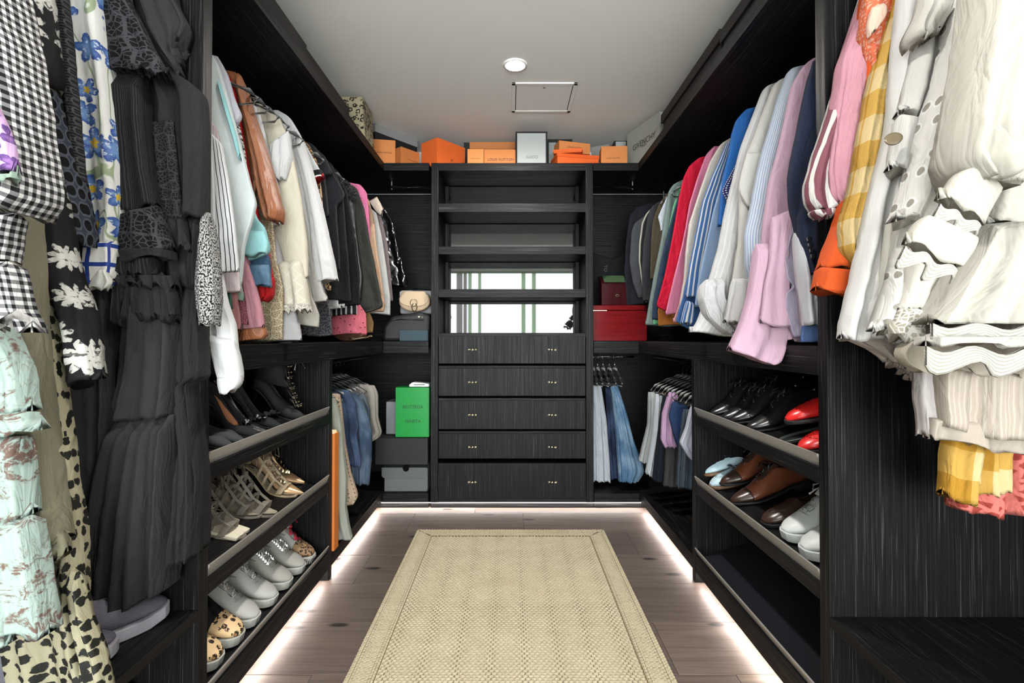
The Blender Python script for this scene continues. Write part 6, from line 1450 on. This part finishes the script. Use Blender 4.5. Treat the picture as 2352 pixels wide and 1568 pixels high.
MB().prism([(.54, 3.50, Z_MID1+.001), (.80, 3.50, Z_MID1+.001), (.79, 3.50, 1.63), (.70, 3.50, 1.60), (.57, 3.50, 1.64)], (0, .10, 0)).obj('body', sol(0x2c2c2e, 'charcoal_canvas'), o, bevel=.01)
lettering('TO', plain('grey_print', rgb(96, 98, 98), .8), o, P(1391, 616, 3.497), (0, 0, -1), (1, 0, 0), width=.045)

# ------------------------------------------------------------------ left corner below: boxes on the cabinet floor
def front_box(name, label, x0, x1, y0, y1, z0, z1, col, lid=None, rough=.6, cut=False):
    o = thing(name, label, 'box', ((x0+x1)/2, (y0+y1)/2, z0)); m = card(col, rough)
    bx('body', m, x0, x1, y0, y1, z0, z1-.002, o, .0015)
    if lid: bx('lid', m, x0-.004, x1+.004, y0-.004, y1+.004, z1-lid, z1, o, .0015)
    return o, m
pz = lambda y, Y: P(900, y, Y).z
o, _ = front_box('shoe_box', 'grey lidded shoe box with a thumb notch on the cabinet floor', -.790, -.520, 3.16, 3.45, .092, pz(1074, 3.16), (104, 106, 108), None)
zt = pz(1074, 3.16); m = MB(); m.prism([(-.794, 3.156, zt-.062), (-.532, 3.156, zt-.062), (-.526, 3.156, zt+.002), (-.806, 3.156, zt+.002), (-.806, 3.156, zt-.052)], (0, .30, 0)); m.obj('lid', _, o, bevel=.001)
MB().tube([(-.655, 3.1545, zt-.002), (-.655, 3.158, zt-.002)], .020, 24).obj('thumb_notch', plain('notch_shadow', rgb(14, 14, 14), 1.0, 0), o)
ring = thing('key_ring', 'small chrome ring hanging beside the grey shoe box', 'ring', (-.508, 3.15, .10))
MB().tube([(-.513+.010*cos(q), 3.15, pz(1128, 3.15)+.010*sin(q)) for q in [k*pi/8 for k in range(17)]], .002, 6).obj('loop', chrome, ring, True)
o, _ = front_box('storage_box', 'wide black box carrying the green box in the left corner', -.84, -.515, 3.13, 3.46, pz(1069, 3.13)+.006, pz(1006, 3.13), (36, 35, 36))
for q in (-.83, -.56): bx('bearer', wy, q-.02, q+.02, 3.4605, 3.475, .0905, pz(1006, 3.13)-.01, o, 0)
zt = pz(1006, 3.13)+.001
o, _ = front_box('shoe_box', 'slim silver grey box standing upright behind the green box', -.805, -.72, 3.26, 3.42, zt, pz(922, 3.26), (138, 140, 144))
o, _ = front_box('gift_box', 'bright green lettered box standing upright on the black box', -.722, -.512, 3.16, 3.30, zt, pz(889, 3.16), (14, 152, 62), None, .35)
gk = plain('green_box_print', rgb(10, 44, 24), .5)
lettering('BOTTEGA', gk, o, (P(949, 934, 3.158)), (1, 0, 0), (0, 0, 1), width=.125); lettering('VENETA', gk, o, (P(948, 967, 3.158)), (1, 0, 0), (0, 0, 1), width=.100)
o = thing('tissue_pack', 'white plastic pack lying on top of the green box', 'packet', (-.57, 3.2, pz(889, 3.16)))
m = MB(); zt = pz(889, 3.16)+.001; m.prism([(-.640, 3.17, zt), (-.515, 3.17, zt), (-.515, 3.17, zt+.020), (-.62, 3.17, zt+.028), (-.64, 3.17, zt+.014)], (0, .09, 0)); m.obj('wrap', plain('white_plastic', rgb(214, 216, 216), .25, .5, nscale=40, nstr=.4), o, bevel=.004)
MB().prism([(-.610, 3.1685, zt+.012), (-.540, 3.1685, zt+.012), (-.540, 3.1685, zt+.016), (-.610, 3.1685, zt+.016)], (0, .001, 0)).obj('printed_line', INK, o)
o, _ = front_box('paper_bag', 'tall orange card carrier standing against the low panel', -1.10, -.782, 2.245, 2.30, .106, pz(1000, 2.25)+.01, (214, 122, 50)); 
MB().prism([(-1.09, 2.25, pz(1000, 2.25)), (-.785, 2.25, pz(1000, 2.25)), (-.79, 2.25, pz(990, 2.25)), (-1.08, 2.25, pz(988, 2.25))], (0, .04, 0)).obj('tissue', plain('cream_tissue', rgb(226, 204, 160), .8), o)

# ------------------------------------------------------------------ clothes under the waist shelf
def low(label, name, m, Y, sx, Lp, Rp, cat='trousers', th=.05, **kw):
    r = thing(name, label, cat, (sx*1.02, Y, .85)); cloth('body', m, Y, Lp, Rp, r, th, **kw); return r
djean = fab('dark_blue_denim', denim(0x2c3b55, 0x5a6f90), wstr=.5); gjean = fab('grey_blue_denim', denim(0x3f526a, 0x71869c), wstr=.5); ljean = fab('light_blue_denim', denim(0x5f86ac, 0xa3c2da), wstr=.5)
low('pale sage linen trousers trailing down to the plinth', 'trousers', sol(0xaeb3a6, 'sage_linen'), 2.36, -1, [(680, 900), (690, 1240)], [(770, 915), (784, 975), (789, 1030), (796, 1100), (794, 1160), (800, 1205), (808, 1238)], th=.06)
low('beige scalloped suede skirt behind the sage linen trousers', 'skirt', fab('beige_scallops', dots(0xcdb69c, 0x8f7a66, 0.020, .22, .1, 0xdcc8b0)), 2.46, -1, [(720, 900), (740, 1155)], [(780, 905), (792, 1020), (806, 1090), (816, 1120), (822, 1140), (812, 1156)], 'skirt')
low('dark blue jeans folded over a hanger in the left corner', 'jeans', djean, 2.58, -1, [(730, 890), (790, 1060)], [(800, 896), (816, 925), (822, 980), (818, 1000), (828, 1060), (826, 1074)])
low('grey blue jeans with a turned hem, widest of the left jeans', 'jeans', gjean, 2.68, -1, [(760, 890), (800, 1108)], [(816, 905), (832, 925), (846, 965), (853, 990), (851, 1060), (846, 1112)], th=.06)
low('faded grey jeans behind the wide blue jeans', 'jeans', fab('slate_denim', denim(0x4a5666, 0x808c9a)), 2.8, -1, [(780, 890), (806, 1000)], [(836, 905), (848, 940), (850, 1000), (852, 1030)])
low('stone linen trousers farthest along the left lower rail', 'trousers', sol(0xb3aea2, 'stone_linen_trouser'), 2.96, -1, [(800, 880), (830, 1010)], [(860, 885), (868, 905), (868, 960), (877, 994), (872, 1004), (855, 1014)])
ORD = 'nearest second third fourth fifth sixth seventh eighth ninth tenth eleventh farthest'.split()
for i in range(12):
    hanger(-1.02, 2.30+.066*i, .905, 'black velvet hanger on the jeans rail, %s from the low panel' % ORD[i], .04*sin(i*2.1), .19, 'hangers on the left lower rail')
o = thing('sock', 'dark folded sock on the cabinet floor below the jeans', 'sock', (-.84, 2.55, .105)); 
MB().tube([(-.90, 2.60, .122), (-.86, 2.57, .126), (-.82, 2.53, .124), (-.80, 2.50, .118)], [.010, .016, .016, .008], 10, flat=.7).obj('fold', sol(0x30343a, 'charcoal_sock'), o, True)
wp = sol(0xdfe6ee, 'white_pleated_cotton', crease=1.2)
R_ = lambda *a, **k: low(*a, **k)
low('white crinkled trousers nearest the drawers on the corner rail', 'trousers', wp, 3.27, 1, [(1362, 885), (1361, 1000), (1362, 1104)], [(1380, 884), (1392, 960), (1400, 1060), (1402, 1106)], th=.05, folds=4, amp=.012)
low('dark navy jeans between white trousers and light blue jeans', 'jeans', fab('midnight_denim', denim(0x1c2740, 0x3c4f70)), 3.24, 1, [(1390, 890), (1396, 1000), (1404, 1100)], [(1404, 890), (1412, 990), (1418, 1098)], th=.04)
low('light blue jeans flaring out to the right on the corner rail', 'jeans', ljean, 3.20, 1, [(1402, 888), (1414, 990), (1420, 1104)], [(1418, 884), (1440, 955), (1456, 1015), (1476, 1066), (1478, 1084), (1464, 1106)], th=.07, folds=3.5, amp=.014)
for i, x in enumerate((.535, .565, .60, .64, .675)):
    o = hanger(x, 3.30, .925, 'black clip hanger on the corner rail, %s from the drawers' % ORD[i], pi/2+.03*i, .15, 'hangers on the corner rail', 'c')
low('pale grey trousers farthest along the right lower rail', 'trousers', sol(0xbfc4c4, 'pale_grey_chino'), 2.98, 1, [(1489, 900), (1487, 975), (1474, 1030), (1468, 1060)], [(1512, 900), (1508, 980), (1500, 1068)])
low('white trousers beside the pale grey ones on the right lower rail', 'trousers', sol(0xdde6ee, 'white_chino'), 2.90, 1, [(1506, 904), (1498, 1000), (1490, 1050), (1483, 1086)], [(1526, 904), (1522, 1000), (1500, 1098)])
low('dark navy trousers beside the white ones on the right lower rail', 'trousers', sol(0x1d2230, 'dark_navy_chino'), 2.80, 1, [(1522, 910), (1511, 1000), (1499, 1102)], [(1545, 910), (1540, 1000), (1522, 1107)])
low('lilac pink shirt tucked among the trousers', 'shirt', sol(0xd7b0d6, 'lilac_pink_cotton'), 2.68, 1, [(1537, 900), (1522, 950), (1518, 1010), (1527, 1026)], [(1556, 900), (1552, 960), (1552, 1026)], 'shirt')
low('dark grey trousers beneath the lilac pink shirt', 'trousers', sol(0x4a4a4d, 'dark_grey_chino'), 2.72, 1, [(1540, 930), (1532, 1020), (1524, 1114)], [(1566, 930), (1562, 1020), (1558, 1118)])
low('folded navy blue shirt hanging in front of the lilac pink shirt', 'shirt', sol(0x2e4670, 'navy_poplin'), 2.55, 1, [(1545, 922), (1536, 955), (1546, 996), (1558, 1032)], [(1577, 922), (1582, 960), (1570, 1005), (1562, 1034)], 'shirt')
low('slate blue trousers nearest the low panel', 'trousers', sol(0x55616d, 'slate_blue_chino'), 2.50, 1, [(1570, 940), (1562, 1020), (1556, 1118)], [(1610, 940), (1600, 1122)])
low('pale lilac shirt with pointed hem by the low panel', 'shirt', sol(0xd9dcee, 'pale_lilac_poplin'), 2.36, 1, [(1588, 930), (1574, 985), (1560, 1016), (1580, 1050)], [(1640, 930), (1640, 1080)], 'shirt')
for i in range(12):
    hanger(1.02, 2.28+.066*i, .905, 'black velvet hanger on the lower trousers rail, %s from the low panel' % ORD[i], .04*sin(i*1.7), .19, 'hangers on the right lower rail')
